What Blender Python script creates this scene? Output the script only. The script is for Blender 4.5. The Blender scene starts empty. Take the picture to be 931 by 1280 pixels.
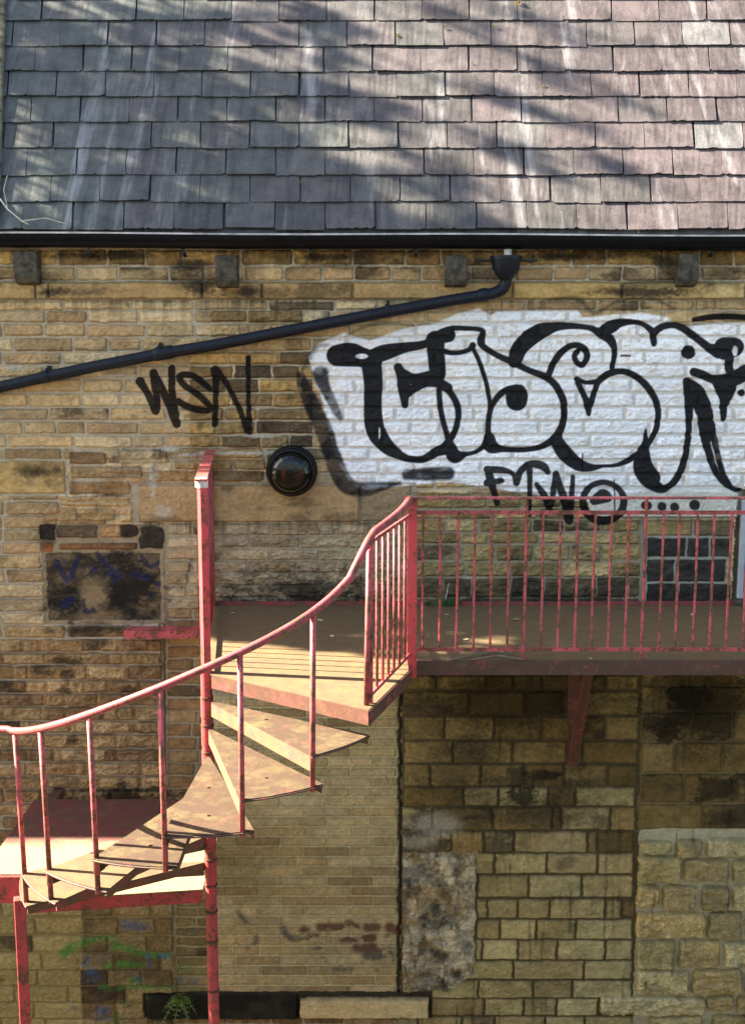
import bpy, bmesh, math, random
import numpy as np
from mathutils import Vector, Matrix

random.seed(7)
rng = np.random.default_rng(11)
scene = bpy.context.scene
COLL = scene.collection
R = math.radians
pi = math.pi

# ------------------------------------------------------------------ camera
FPX, D, ZC = 1450.0, 8.8, 6.5
TILT = math.atan(220.0 / FPX)
cT, sT = math.cos(TILT), math.sin(TILT)


def ray(px, py):
    a, b = px - 465.5, 640.0 - py
    return Vector((a, b * sT + FPX * cT, b * cT - FPX * sT))


CAM = Vector((0, -D, ZC))


def at_y(px, py, Y=0.0):
    d = ray(px, py)
    return CAM + d * ((Y + D) / d.y)


def at_z(px, py, z):
    d = ray(px, py)
    return CAM + d * ((z - ZC) / d.z)


def to_px(p):
    dy, dz = p[1] + D, p[2] - ZC
    ax = dy * cT - dz * sT
    return 465.5 + FPX * p[0] / ax, 640 - FPX * (dy * sT + dz * cT) / ax


cd = bpy.data.cameras.new('camera')
cam = bpy.data.objects.new('camera', cd)
COLL.objects.link(cam)
cam.location = CAM
cam.rotation_euler = (pi / 2 - TILT, 0, 0)
cd.sensor_fit = 'VERTICAL'
cd.angle = 2 * math.atan(640 / FPX)
cd.clip_start, cd.clip_end = 0.1, 2000
scene.camera = cam

# ------------------------------------------------------------------ light
AZ, EL = R(9), R(36)
SUN = Vector((-math.cos(AZ) * math.cos(EL), math.sin(AZ) * math.cos(EL), math.sin(EL)))
w = bpy.data.worlds.new('World')
scene.world = w
w.use_nodes = True
nt = w.node_tree
bg = nt.nodes['Background']
sky = nt.nodes.new('ShaderNodeTexSky')
sky.sky_type = 'NISHITA'
sky.sun_disc = False
sky.sun_elevation = EL
sky.sun_rotation = math.atan2(SUN.x, SUN.y) % (2 * pi)
sky.air_density, sky.dust_density, sky.ozone_density = 1.0, 2.0, 1.0
nt.links.new(sky.outputs[0], bg.inputs[0])
bg.inputs[1].default_value = 0.05
sl = bpy.data.lights.new('sun', 'SUN')
sl.energy, sl.angle, sl.color = 5.0, R(0.55), (1.0, 0.93, 0.80)
so = bpy.data.objects.new('sun', sl)
COLL.objects.link(so)
so.rotation_euler = SUN.to_track_quat('Z', 'Y').to_euler()
so.location = SUN * 30
vs = scene.view_settings
vs.view_transform, vs.look, vs.gamma, vs.use_curve_mapping = 'Standard', 'None', 1.0, False
vs.exposure = 3.2
try:
    scene.cycles.use_denoising = True
    scene.cycles.max_bounces = 6
except Exception:
    pass

# ------------------------------------------------------------------ helpers


def lin1(c):
    c /= 255.0
    return c / 12.92 if c <= 0.04045 else ((c + 0.055) / 1.055) ** 2.4


KALB = 1.15


def col(r, g, b, k=KALB):
    return np.array([lin1(r) * k, lin1(g) * k, lin1(b) * k])


def tag(o, label=None, cat=None, group=None, kind=None):
    if label: o['label'] = label
    if cat: o['category'] = cat
    if group: o['group'] = group
    if kind: o['kind'] = kind
    return o


def thing(name, loc, label, cat, group=None, kind=None):
    o = bpy.data.objects.new(name, None)
    o.empty_display_size = 0.2
    o.location = loc
    COLL.objects.link(o)
    return tag(o, label, cat, group, kind)


def root_loc(o):
    v = Vector((0, 0, 0))
    while o is not None:
        v = v + Vector(o.location)
        o = o.parent
    return v


def link(name, me, mat, parent=None, smooth=False):
    """world-coordinate mesh -> object under its parent"""
    o = bpy.data.objects.new(name, me)
    COLL.objects.link(o)
    if mat: me.materials.append(mat)
    if parent is not None:
        me.transform(Matrix.Translation(-root_loc(parent)))
        o.parent = parent
    if smooth:
        me.polygons.foreach_set('use_smooth', [True] * len(me.polygons))
    return o


class MB:
    """collects shapes into ONE mesh"""

    def __init__(s):
        s.v, s.f = [], []

    def add(s, vs_, fs):
        n = len(s.v)
        s.v += [tuple(v) for v in vs_]
        s.f += [tuple(i + n for i in f) for f in fs]
        return s

    def box(s, lo, hi):
        (a, b, c), (d, e, f) = lo, hi
        return s.add([(a, b, c), (d, b, c), (d, e, c), (a, e, c), (a, b, f), (d, b, f), (d, e, f), (a, e, f)],
                     [(3, 2, 1, 0), (4, 5, 6, 7), (0, 1, 5, 4), (1, 2, 6, 5), (2, 3, 7, 6), (3, 0, 4, 7)])

    def bar(s, p, q, w_, h_, up=(0, 0, 1)):
        """rectangular bar from p to q, w_ sideways, h_ along up"""
        p, q = Vector(p), Vector(q)
        t = (q - p).normalized()
        side = t.cross(Vector(up))
        if side.length < 1e-4: side = t.cross(Vector((0, 1, 0)))
        side.normalize()
        u = side.cross(t).normalized()
        vs_ = []
        for c in (p, q):
            for a, b in ((-1, -1), (1, -1), (1, 1), (-1, 1)):
                vs_.append(c + side * (a * w_ / 2) + u * (b * h_ / 2))
        return s.add(vs_, [(3, 2, 1, 0), (4, 5, 6, 7), (0, 1, 5, 4), (1, 2, 6, 5), (2, 3, 7, 6), (3, 0, 4, 7)])

    def tube(s, pts, r, n=10, caps=True):
        pts = [Vector(p) for p in pts]
        rs = r if isinstance(r, (list, tuple)) else [r] * len(pts)
        t0 = (pts[1] - pts[0]).normalized()
        a = t0.cross(Vector((0.0, 1.0, 0.13)))
        if a.length < 1e-3: a = t0.cross(Vector((1, 0, 0)))
        a.normalize()
        vs_ = []
        for i, p in enumerate(pts):
            t = (pts[min(i + 1, len(pts) - 1)] - pts[max(i - 1, 0)]).normalized()
            a = (a - t * a.dot(t)).normalized()
            b = t.cross(a)
            for k in range(n):
                th = 2 * pi * k / n
                vs_.append(p + (a * math.cos(th) + b * math.sin(th)) * rs[i])
        fs = []
        for i in range(len(pts) - 1):
            for k in range(n):
                k2 = (k + 1) % n
                fs.append((i * n + k, i * n + k2, (i + 1) * n + k2, (i + 1) * n + k))
        if caps:
            fs.append(tuple(reversed(range(n))))
            fs.append(tuple((len(pts) - 1) * n + k for k in range(n)))
        return s.add(vs_, fs)

    def prism(s, poly, z0, z1):
        """vertical prism over a plan polygon (counter-clockwise)"""
        n = len(poly)
        vs_ = [(x, y, z0) for x, y in poly] + [(x, y, z1) for x, y in poly]
        fs = [tuple(reversed(range(n))), tuple(range(n, 2 * n))]
        for i in range(n):
            j = (i + 1) % n
            fs.append((i, j, n + j, n + i))
        return s.add(vs_, fs)

    def lathe(s, c, prof, n=40, axis='-y'):
        """prof = [(radius, offset)] revolved about an axis through c pointing -y (or z)"""
        vs_, fs = [], []
        for r, h in prof:
            for k in range(n):
                th = 2 * pi * k / n
                if axis == '-y':
                    vs_.append((c[0] + r * math.cos(th), c[1] - h, c[2] + r * math.sin(th)))
                else:
                    vs_.append((c[0] + r * math.cos(th), c[1] + r * math.sin(th), c[2] + h))
        for i in range(len(prof) - 1):
            for k in range(n):
                k2 = (k + 1) % n
                fs.append((i * n + k, i * n + k2, (i + 1) * n + k2, (i + 1) * n + k))
        return s.add(vs_, fs)

    def build(s, name, mat, parent=None, smooth=False, bevel=0.0):
        me = bpy.data.meshes.new(name)
        me.from_pydata(s.v, [], s.f)
        bm = bmesh.new()
        bm.from_mesh(me)
        bmesh.ops.recalc_face_normals(bm, faces=bm.faces)
        if bevel > 0:
            es = [e for e in bm.edges if len(e.link_faces) == 2 and e.calc_face_angle(0) > 0.6]
            bmesh.ops.bevel(bm, geom=es, offset=bevel, segments=1, affect='EDGES')
        if smooth:
            for e in bm.edges:
                e.smooth = not (len(e.link_faces) == 2 and e.calc_face_angle(0) > 0.7)
        bm.to_mesh(me)
        bm.free()
        me.update()
        return link(name, me, mat, parent, smooth)


# ------------------------------------------------------------------ materials


def new_mat(name):
    m = bpy.data.materials.new(name)
    m.use_nodes = True
    t = m.node_tree
    return m, t, t.nodes['Principled BSDF']


def nd(t, kind, **kw):
    n = t.nodes.new(kind)
    for k, v in kw.items():
        setattr(n, k, v)
    return n


def noise(t, vec, scale, detail=4.0, rough=0.55):
    n = nd(t, 'ShaderNodeTexNoise')
    n.inputs['Scale'].default_value = scale
    n.inputs['Detail'].default_value = detail
    n.inputs['Roughness'].default_value = rough
    t.links.new(vec, n.inputs['Vector'])
    return n.outputs['Fac']


def ramp(t, fac, stops):
    n = nd(t, 'ShaderNodeValToRGB')
    e = n.color_ramp.elements
    while len(e) < len(stops): e.new(0.5)
    for i, (p, c) in enumerate(stops):
        e[i].position = p
        e[i].color = (c, c, c, 1) if isinstance(c, (int, float)) else tuple(c)[:3] + (1,)
    t.links.new(fac, n.inputs[0])
    return n.outputs[0]


def mix(t, fac, a, b, mode='MIX'):
    n = nd(t, 'ShaderNodeMix', data_type='RGBA', blend_type=mode)
    for s_, v in ((n.inputs[0], fac), (n.inputs[6], a), (n.inputs[7], b)):
        if hasattr(v, 'node'):
            t.links.new(v, s_)
        elif isinstance(v, (int, float)):
            s_.default_value = v if s_ == n.inputs[0] else (v, v, v, 1)
        else:
            s_.default_value = tuple(v)[:3] + (1,)
    return n.outputs[2]


def bump(t, b, h, strength, dist):
    n = nd(t, 'ShaderNodeBump')
    n.inputs['Strength'].default_value = strength
    n.inputs['Distance'].default_value = dist
    t.links.new(h, n.inputs['Height'])
    t.links.new(n.outputs[0], b.inputs['Normal'])
    return n


def coords(t, kind='Object'):
    return nd(t, 'ShaderNodeTexCoord').outputs[kind]


def mat_masonry(name, rough, grain, bstr, spec=0.10):
    m, t, b = new_mat(name)
    v = coords(t)
    at = nd(t, 'ShaderNodeVertexColor', layer_name='Col').outputs[0]
    g = ramp(t, noise(t, v, 160, 5, 0.7), [(0.25, 1 - grain), (0.75, 1 + grain)])
    g2 = ramp(t, noise(t, v, 38, 4, 0.6), [(0.3, 1 - grain * .8), (0.7, 1 + grain * .7)])
    c = mix(t, 1.0, at, g, 'MULTIPLY')
    c = mix(t, 1.0, c, g2, 'MULTIPLY')
    t.links.new(c, b.inputs['Base Color'])
    b.inputs['Roughness'].default_value = rough
    b.inputs['Specular IOR Level'].default_value = spec
    h = mix(t, 0.5, noise(t, v, 120, 6, 0.7), noise(t, v, 45, 4, 0.6))
    bump(t, b, h, bstr, 0.012)
    return m


def mat_paint(name, base, rust, amount, rough=0.5, grime=(0.10, 0.07, 0.04), moss=0.0, scale=1.0, plate=False, sunlit_wear=None):
    """weathered red paint over rusty steel; moss and checker-plate pattern optional"""
    m, t, b = new_mat(name)
    v = coords(t)
    n1 = noise(t, v, 11 * scale, 7, 0.68)
    n2 = noise(t, v, 55 * scale, 5, 0.7)
    n3 = noise(t, v, 4.5 * scale, 4, 0.6)
    tone = mix(t, ramp(t, n3, [(0.3, 0.0), (0.7, 1.0)]), [c * .82 for c in base], [min(1, c * 1.1) for c in base])
    tone = mix(t, ramp(t, n2, [(0.4, 0.0), (0.75, 0.35)]), tone, [min(1, base[0] * 1.05), base[1] * 1.9, base[2] * 1.9])
    mk = mix(t, 0.45, n1, n2)
    lo = 0.72 - amount * 0.5
    mask = ramp(t, mk, [(max(0, lo - 0.035), 0.0), (lo + 0.035, 1.0)])
    c = mix(t, mask, tone, mix(t, n2, rust, [x * 1.9 for x in rust]))
    gm = ramp(t, noise(t, v, 7 * scale, 5, 0.7), [(0.48, 0.0), (0.8, 0.75)])
    c = mix(t, gm, c, grime)
    if moss > 0:
        mm = ramp(t, noise(t, v, 9, 6, 0.7), [(0.56 - moss * .3, 0.0), (0.78 - moss * .1, 0.7)])
        c = mix(t, mm, c, mix(t, n2, (0.09, 0.072, 0.022), (0.20, 0.155, 0.055)))
    if sunlit_wear:
        # outer side worn pale, its sunlit tone put into the colour
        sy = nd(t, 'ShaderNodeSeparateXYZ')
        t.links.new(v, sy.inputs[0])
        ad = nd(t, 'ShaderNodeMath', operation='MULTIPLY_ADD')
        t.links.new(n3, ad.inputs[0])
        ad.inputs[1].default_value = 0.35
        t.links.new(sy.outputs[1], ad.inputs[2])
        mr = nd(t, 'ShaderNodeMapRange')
        mr.inputs['From Min'].default_value = sunlit_wear[0]
        mr.inputs['From Max'].default_value = sunlit_wear[0] - 0.16
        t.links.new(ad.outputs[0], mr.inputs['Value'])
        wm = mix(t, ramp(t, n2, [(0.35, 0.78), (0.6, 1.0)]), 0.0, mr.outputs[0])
        c = mix(t, wm, c, mix(t, n1, [x * .7 for x in sunlit_wear[1]], [x * 1.2 for x in sunlit_wear[1]]))
    t.links.new(c, b.inputs['Base Color'])
    b.inputs['Roughness'].default_value = rough
    b.inputs['Specular IOR Level'].default_value = 0.3
    if plate:
        # raised lozenges of chequer plate
        sx = nd(t, 'ShaderNodeSeparateXYZ')
        t.links.new(v, sx.inputs[0])

        def mth(op, a, bb=None):
            n = nd(t, 'ShaderNodeMath', operation=op)
            for s_, val in ((n.inputs[0], a), (n.inputs[1], bb)):
                if val is None: continue
                if hasattr(val, 'node'): t.links.new(val, s_)
                else: s_.default_value = val
            return n.outputs[0]
        k = 2 * pi / 0.045
        p = mth('SINE', mth('MULTIPLY', mth('ADD', sx.outputs[0], sx.outputs[1]), k))
        q = mth('SINE', mth('MULTIPLY', mth('SUBTRACT', sx.outputs[0], sx.outputs[1]), k))
        pq = mth('POWER', mth('ABSOLUTE', mth('MULTIPLY', p, q)), 2.0)
        h = mth('ADD', mth('MULTIPLY', pq, 1.0), mth('MULTIPLY', n2, 0.8))
        bump(t, b, h, 0.6 if sunlit_wear else 0.25, 0.006)
    else:
        bump(t, b, mk, 0.35, 0.004)
    return m


def mat_simple(name, base, rough, var=0.25, scale=20, metal=0.0, bstr=0.15, spec=0.5):
    m, t, b = new_mat(name)
    v = coords(t)
    g = ramp(t, noise(t, v, scale, 5, 0.65), [(0.3, 1 - var), (0.7, 1 + var)])
    t.links.new(mix(t, 1.0, base, g, 'MULTIPLY'), b.inputs['Base Color'])
    b.inputs['Roughness'].default_value = rough
    b.inputs['Metallic'].default_value = metal
    b.inputs['Specular IOR Level'].default_value = spec
    if bstr: bump(t, b, noise(t, v, scale * 2, 4, 0.6), bstr, 0.004)
    return m


def mat_slate():
    m, t, b = new_mat('weathered_slate')
    v = coords(t)
    at = nd(t, 'ShaderNodeVertexColor', layer_name='Col').outputs[0]
    mp = nd(t, 'ShaderNodeMapping')
    mp.inputs['Scale'].default_value = (5, 2.6, 2.6)
    t.links.new(v, mp.inputs[0])
    streak = ramp(t, noise(t, mp.outputs[0], 1.6, 6, 0.65), [(0.3, 0.72), (0.52, 1.0), (0.75, 1.3)])
    fine = ramp(t, noise(t, v, 70, 6, 0.7), [(0.3, 0.8), (0.7, 1.2)])
    c = mix(t, 1.0, mix(t, 1.0, at, streak, 'MULTIPLY'), fine, 'MULTIPLY')
    li = ramp(t, noise(t, v, 13, 8, 0.75), [(0.62, 0.0), (0.72, 0.55)])
    c = mix(t, li, c, (0.26, 0.25, 0.235))
    # long pale streaks down the slope, slate glare put into the colour
    mp2 = nd(t, 'ShaderNodeMapping')
    mp2.inputs['Scale'].default_value = (5.5, 0.45, 0.45)
    t.links.new(v, mp2.inputs[0])
    glare = ramp(t, noise(t, mp2.outputs[0], 1.0, 4, 0.6), [(0.57, 0.0), (0.72, 0.6)])
    c = mix(t, glare, c, (0.32, 0.30, 0.285))
    st = ramp(t, noise(t, mp2.outputs[0], 2.2, 5, 0.65), [(0.32, 0.50), (0.50, 1.0)])
    c = mix(t, 1.0, c, st, 'MULTIPLY')
    mot = ramp(t, noise(t, v, 5.5, 7, 0.7), [(0.36, 0.68), (0.55, 1.08), (0.75, 1.2)])
    c = mix(t, 1.0, c, mot, 'MULTIPLY')
    t.links.new(c, b.inputs['Base Color'])
    b.inputs['Roughness'].default_value = 0.62
    b.inputs['Specular IOR Level'].default_value = 0.35
    bump(t, b, mix(t, 0.5, noise(t, v, 30, 6, 0.7), noise(t, mp.outputs[0], 4, 5, 0.6)), 0.55, 0.01)
    return m


def mat_leaf(name, a, c2):
    m, t, b = new_mat(name)
    v = coords(t)
    t.links.new(mix(t, ramp(t, noise(t, v, 6, 4), [(0.35, 0.0), (0.65, 1.0)]), a, c2), b.inputs['Base Color'])
    b.inputs['Roughness'].default_value = 0.55
    return m


M_STONE = mat_masonry('weathered_sandstone', 0.92, 0.22, 0.55)
M_GRAF = mat_masonry('spray_paint_on_stone', 0.7, 0.10, 0.45, 0.07)
RED = (0.54, 0.088, 0.09)
RUST = (0.085, 0.035, 0.018)
M_RED = mat_paint('weathered_red_paint', RED, RUST, 0.42, 0.5)
M_POST = mat_paint('bright_red_paint', (0.55, 0.06, 0.062), RUST, 0.36, 0.45)
M_RAIL = mat_paint('chalky_red_handrail_paint', (0.43, 0.062, 0.064), (0.075, 0.034, 0.02), 0.40, 0.5, scale=1.3)
M_TREAD = mat_paint('rusty_chequer_plate', (0.15, 0.042, 0.024), (0.040, 0.022, 0.011), 0.60, 0.8, (0.055, 0.034, 0.015), 0.30, plate=True)
M_LAND = mat_paint('mossy_sunlit_plate', (0.20, 0.075, 0.045), (0.075, 0.044, 0.022), 0.66, 0.8, (0.12, 0.085, 0.042), 0.5, plate=True)  # moss, plus the sunlit cream of landing and lower treads put into colour
M_LOWP = mat_paint('red_chequer_plate', (0.17, 0.028, 0.022), (0.07, 0.03, 0.02), 0.5, 0.75, (0.08, 0.04, 0.028), 0.08, plate=True, sunlit_wear=(.16, (.27, .20, .105)))
M_FASC = mat_paint('flaking_red_fascia', (0.40, 0.06, 0.05), (0.07, 0.03, 0.016), 0.56, 0.7, (0.07, 0.045, 0.025), 0.12, scale=1.3)
M_RISER = mat_paint('mossy_red_riser', (0.34, 0.06, 0.05), (0.10, 0.05, 0.025), 0.5, 0.75, (0.16, 0.11, 0.05), 0.45)
M_DECK = mat_paint('grimy_deck_plate', (0.20, 0.06, 0.04), (0.08, 0.05, 0.022), 0.62, 0.85, (0.13, 0.09, 0.038), 0.36, plate=True)
M_EDGE = mat_paint('flaking_red_edge_steel', (0.34, 0.06, 0.055), (0.06, 0.03, 0.018), 0.62, 0.65, (0.07, 0.05, 0.03), 0.15)
M_EDGE2 = mat_paint('faded_red_angle_steel', (0.30, 0.045, 0.05), (0.08, 0.035, 0.02), 0.42, 0.7, (0.08, 0.06, 0.03), 0.1)
M_BLACK = mat_simple('black_gloss_pvc', (0.004, 0.004, 0.005), 0.35, 0.4, 12, spec=0.12)
M_PIPE = mat_simple('black_painted_iron', (0.009, 0.011, 0.016), 0.40, 0.35, 18, spec=0.22)
M_LAMP = mat_simple('black_moulded_plastic', (0.006, 0.005, 0.005), 0.3, 0.3, 25, bstr=0.05, spec=0.2)
M_LENS = mat_simple('smoked_glossy_dome', (0.006, 0.007, 0.004), 0.12, 0.5, 18, bstr=0.0, spec=0.35)
M_CORBEL = mat_simple('sooty_corbel_stone', (0.072, 0.062, 0.045), 0.9, 0.75, 16, bstr=0.6, spec=0.1)
M_COPING = mat_simple('mossy_coping_stone', (0.16, 0.13, 0.07), 0.95, 0.7, 9, bstr=0.6)
M_SLATE = mat_slate()
M_LIP = mat_simple('pale_grey_lip', (0.42, 0.40, 0.37), 0.6, 0.5, 8)
M_FRAME = mat_simple('off_white_frame_paint', (0.40, 0.40, 0.38), 0.5, 0.15, 10)
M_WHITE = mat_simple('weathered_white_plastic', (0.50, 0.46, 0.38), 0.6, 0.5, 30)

# ------------------------------------------------------------------ ground
M_GROUND, t_, b_ = new_mat('worn_yard_paving')
v_ = coords(t_)
br = nd(t_, 'ShaderNodeTexBrick')
br.inputs['Scale'].default_value = 1.6
br.inputs['Color1'].default_value = (0.10, 0.092, 0.068, 1)
br.inputs['Color2'].default_value = (0.075, 0.07, 0.052, 1)
br.inputs['Mortar'].default_value = (0.03, 0.032, 0.022, 1)
t_.links.new(v_, br.inputs['Vector'])
t_.links.new(mix(t_, 1.0, br.outputs[0], ramp(t_, noise(t_, v_, 2.5, 6, .7), [(0.3, .6), (.7, 1.3)]), 'MULTIPLY'), b_.inputs['Base Color'])
b_.inputs['Roughness'].default_value = 0.9
bump(t_, b_, noise(t_, v_, 12, 6, .7), 0.5, 0.02)
g_ = MB()
g_.add([(-600, -600, 0), (600, -600, 0), (600, 600, 0), (-600, 600, 0)], [(0, 1, 2, 3)])
tag(g_.build('ground', M_GROUND), 'worn stone paved yard under the iron stairs', 'ground', kind='structure')
M_ROAD = mat_simple('worn_asphalt', (0.075, 0.072, 0.068), 0.9, 0.35, 6, bstr=0.5)
tag(MB().box((-40, -60, -.3), (40, -7.15, 4.86)).build('street', M_ROAD), 'raised street across the sunken yard', 'street', kind='structure')
t_ = thing('unseen_retaining_wall', (0, -7.0, 0), 'unseen stone retaining wall below the street, added to darken the yard', 'wall')
MB().box((-40, -7.15, -.3), (40, -6.95, 4.8)).build('unseen_stone_face', M_CORBEL, t_)  # unseen wall and parapet added to cut sky light low down
MB().box((-40, -7.2, 4.802), (40, -6.9, 4.9)).build('coping', M_COPING, t_)
MB().box((-40, -7.16, 4.902), (40, -6.98, 5.2)).build('parapet', M_CORBEL, t_)

# ================================================================== WALL FIELD
STEP = 0.0055
xs = np.concatenate([np.arange(-12, -3.15, 0.15), np.arange(-3.15, 3.25, STEP), np.arange(3.25, 6.01, 0.15)])
zs = np.concatenate([np.arange(0, 0.75, 0.125), np.arange(0.75, 7.34, STEP)])
NX, NZ = len(xs), len(zs)


def vnoise(sx, sz, seed, octaves=1, gain=0.5):
    out = np.zeros((NZ, NX), np.float32)
    amp, tot = 1.0, 0.0
    for o in range(octaves):
        r = np.random.default_rng(seed * 31 + o)
        u = (xs + 20) / sx * 2 ** o
        v = (zs + 20) / sz * 2 ** o
        iu, iv = np.floor(u).astype(int), np.floor(v).astype(int)
        L = r.random((iv.max() - iv.min() + 3, iu.max() - iu.min() + 3)).astype(np.float32)
        tu, tv = (u - iu).astype(np.float32), (v - iv).astype(np.float32)
        tu, tv = tu * tu * (3 - 2 * tu), tv * tv * (3 - 2 * tv)
        iu, iv = iu - iu.min(), iv - iv.min()
        A = L[iv] * (1 - tv[:, None]) + L[iv + 1] * tv[:, None]
        out += amp * (A[:, iu] * (1 - tu) + A[:, iu + 1] * tu)
        tot += amp
        amp *= gain
    return out / tot


def sm(a, b, x):
    t = np.clip((x - a) / (b - a), 0, 1)
    return t * t * (3 - 2 * t)


WX = (vnoise(.07, .05, 1, 3) - .5) * 0.022
WZ = (vnoise(.09, .05, 2, 3) - .5) * 0.016
ROCK = vnoise(.10, .045, 3, 4, .6)
FINE = vnoise(.022, .016, 4, 3, .6)
MIDN = vnoise(.10, .07, 5, 5, .6)
BIGN = vnoise(.7, .45, 6, 4, .55)
DRIP = vnoise(.035, .5, 7, 4, .6)
BLOTCH = vnoise(.22, .10, 8, 5, .6)
PATCH = vnoise(.30, .25, 9, 6, .62)

H = np.zeros((NZ, NX), np.float32)
C = np.zeros((NZ, NX, 3), np.float32)
LAB = np.zeros((NZ, NX), np.int16)

# pixel coordinates of every wall vertex (wall plane)
_dz = (zs - ZC)[:, None]
_ax = D * cT - _dz * sT
PX = (465.5 + FPX * xs[None, :] / _ax).astype(np.float32)
PY = np.broadcast_to(640 - FPX * (D * sT + _dz * cT) / _ax, (NZ, NX)).astype(np.float32)


def Zp(py):
    return at_y(465.5, py).z


def Xp(px, py):
    return at_y(px, py).x


def window(x0, x1, z0, z1, m=0.03):
    i0, i1 = np.searchsorted(xs, [x0 - m, x1 + m])
    j0, j1 = np.searchsorted(zs, [z0 - m, z1 + m])
    return slice(j0, j1), slice(i0, i1)


def fill(px0, py0, px1, py1, c, h=0.0, lab=None, edge=0.004):
    ym = (py0 + py1) / 2
    x0, x1, z0, z1 = Xp(px0, ym), Xp(px1, ym), Zp(py1), Zp(py0)
    s = window(x0, x1, z0, z1, .03)
    if H[s].size == 0: return
    xx = xs[s[1]][None, :] + WX[s] * 1.3
    zz = zs[s[0]][:, None] + WZ[s] * 1.0
    m = (xx > x0) & (xx < x1) & (zz > z0) & (zz < z1)
    H[s] = np.where(m, h + (FINE[s] - .5) * .006, H[s])
    C[s] = np.where(m[..., None], c * (0.8 + .4 * MIDN[s][..., None]), C[s])
    if lab is not None: LAB[s] = np.where(m, lab, LAB[s])


def stone(px0, py0, px1, py1, c, depth=0.014, rough=0.012, rnd=0.012, edge=0.012, soot=0.0, base=None, lab=None,
          mottled=0.5, sootcol=(54, 45, 34), jit=1.0):
    ym = (py0 + py1) / 2
    x0, x1, z0, z1 = Xp(px0, ym), Xp(px1, ym), Zp(py1), Zp(py0)
    if x1 - x0 < .02 or z1 - z0 < .015: return
    s = window(x0, x1, z0, z1)
    if H[s].size == 0: return
    xx = xs[s[1]][None, :] + WX[s] * jit
    zz = zs[s[0]][:, None] + WZ[s] * jit
    rnd = min(rnd, (z1 - z0) * .45, (x1 - x0) * .45)
    qx = np.abs(xx - (x0 + x1) / 2) - (x1 - x0) / 2 + rnd
    qz = np.abs(zz - (z0 + z1) / 2) - (z1 - z0) / 2 + rnd
    sd = np.hypot(np.maximum(qx, 0), np.maximum(qz, 0)) + np.minimum(np.maximum(qx, qz), 0) - rnd
    mh = sm(-.002, edge, -sd)
    mc = sm(-.004, .003, -sd)
    o = rng.random(2) * 6
    tilt = (rng.random() - .5) * .010 * (zz - (z0 + z1) / 2) / max(z1 - z0, .02)
    hh = depth + rough * (ROCK[s] - .5) * 2.0 + tilt + (FINE[s] - .5) * rough * .8
    b0 = H[s] if base is None else base
    H[s] = H[s] * (1 - mh) + (b0 + hh) * mh if base is None else np.where(mh > 0, (1 - mh) * H[s] + mh * (base + hh), H[s])
    v = 1 + mottled * ((MIDN[s] - .5) * 1.5 + (BLOTCH[s] - .5) * .9 + (FINE[s] - .5) * .5)
    cc = c[None, None, :] * np.clip(v, .25, 1.9)[..., None]
    # warm/cool drift inside a stone
    dr = (BIGN[s] - .5)[..., None] * np.array([.12, 0.0, -.16])
    cc = cc * (1 + dr)
    if soot > 0:
        f = PATCH[s] * .55 + BLOTCH[s] * .45 + (rng.random() - .5) * .22
        soot = min(soot, .9)
        k = sm(.66 - soot * .24, .78 - soot * .16, f) * (.45 + .42 * soot)
        sc = col(*sootcol)
        cc = cc * (1 - k[..., None]) + sc * k[..., None]
    rim = sm(.0, .016, -sd) * .30 + .74
    cc = cc * rim[..., None]
    C[s] = C[s] * (1 - mc[..., None]) + cc * mc[..., None]
    if lab is not None:
        LAB[s] = np.where(mc > .5, lab, LAB[s])


def pick(pal, var=0.12):
    c = col(*random.choice(pal))
    k = 1 + random.uniform(-var, var)
    return c * k


def course(py0, py1, px0, px1, lens, pal, soot=(0.15, .6), gap=3.0, **kw):
    """one course of stones of random length from px0 to px1"""
    x = px0
    while x < px1 - 6:
        L = random.uniform(*lens)
        x2 = min(x + L, px1)
        if px1 - x2 < lens[0] * .45: x2 = px1
        sp = random.uniform(.6, 1.3) if random.random() < soot[0] else soot[1] * random.random() * .4
        j = lambda: random.uniform(-.9, .9)
        stone(x + gap / 2, py0 + j() * .8, x2 - gap / 2, py1 + j() * .8, pick(pal), soot=sp, **kw)
        x = x2


def joints(py0, py1, xlist, pal, soot=(.2, .5), gap=2.6, **kw):
    for a, b in zip(xlist[:-1], xlist[1:]):
        sp = random.uniform(.5, 1.2) if random.random() < soot[0] else soot[1] * random.random() * .5
        stone(a + gap / 2, py0, b - gap / 2, py1, pick(pal), soot=sp, **kw)


GOLD = [(174, 148, 104), (164, 138, 96), (184, 160, 118), (154, 132, 96), (170, 142, 98), (148, 122, 84), (180, 154, 112), (164, 134, 94)]
GOLDD = [(152, 122, 74), (138, 110, 68), (162, 130, 76), (124, 98, 60)]
BROWN = [(150, 122, 80), (138, 110, 72), (158, 130, 88), (124, 98, 66), (146, 114, 74), (166, 138, 94)]
GREYD = [(98, 80, 54), (84, 68, 48), (112, 92, 62), (128, 104, 68), (74, 62, 46)]
OLIVE = [(162, 147, 98), (170, 155, 106), (152, 136, 90), (144, 126, 84), (158, 140, 94)]
OLIVED = [(122, 102, 60), (108, 88, 50), (136, 114, 70), (98, 82, 48), (128, 108, 66)]
RUBBLE = [(172, 156, 106), (160, 144, 96), (180, 164, 116), (150, 134, 90), (166, 146, 96)]
BRICK = [(168, 148, 104), (174, 154, 112), (156, 136, 94), (164, 146, 106), (146, 124, 86)]
MORT = col(166, 152, 124)

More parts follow.
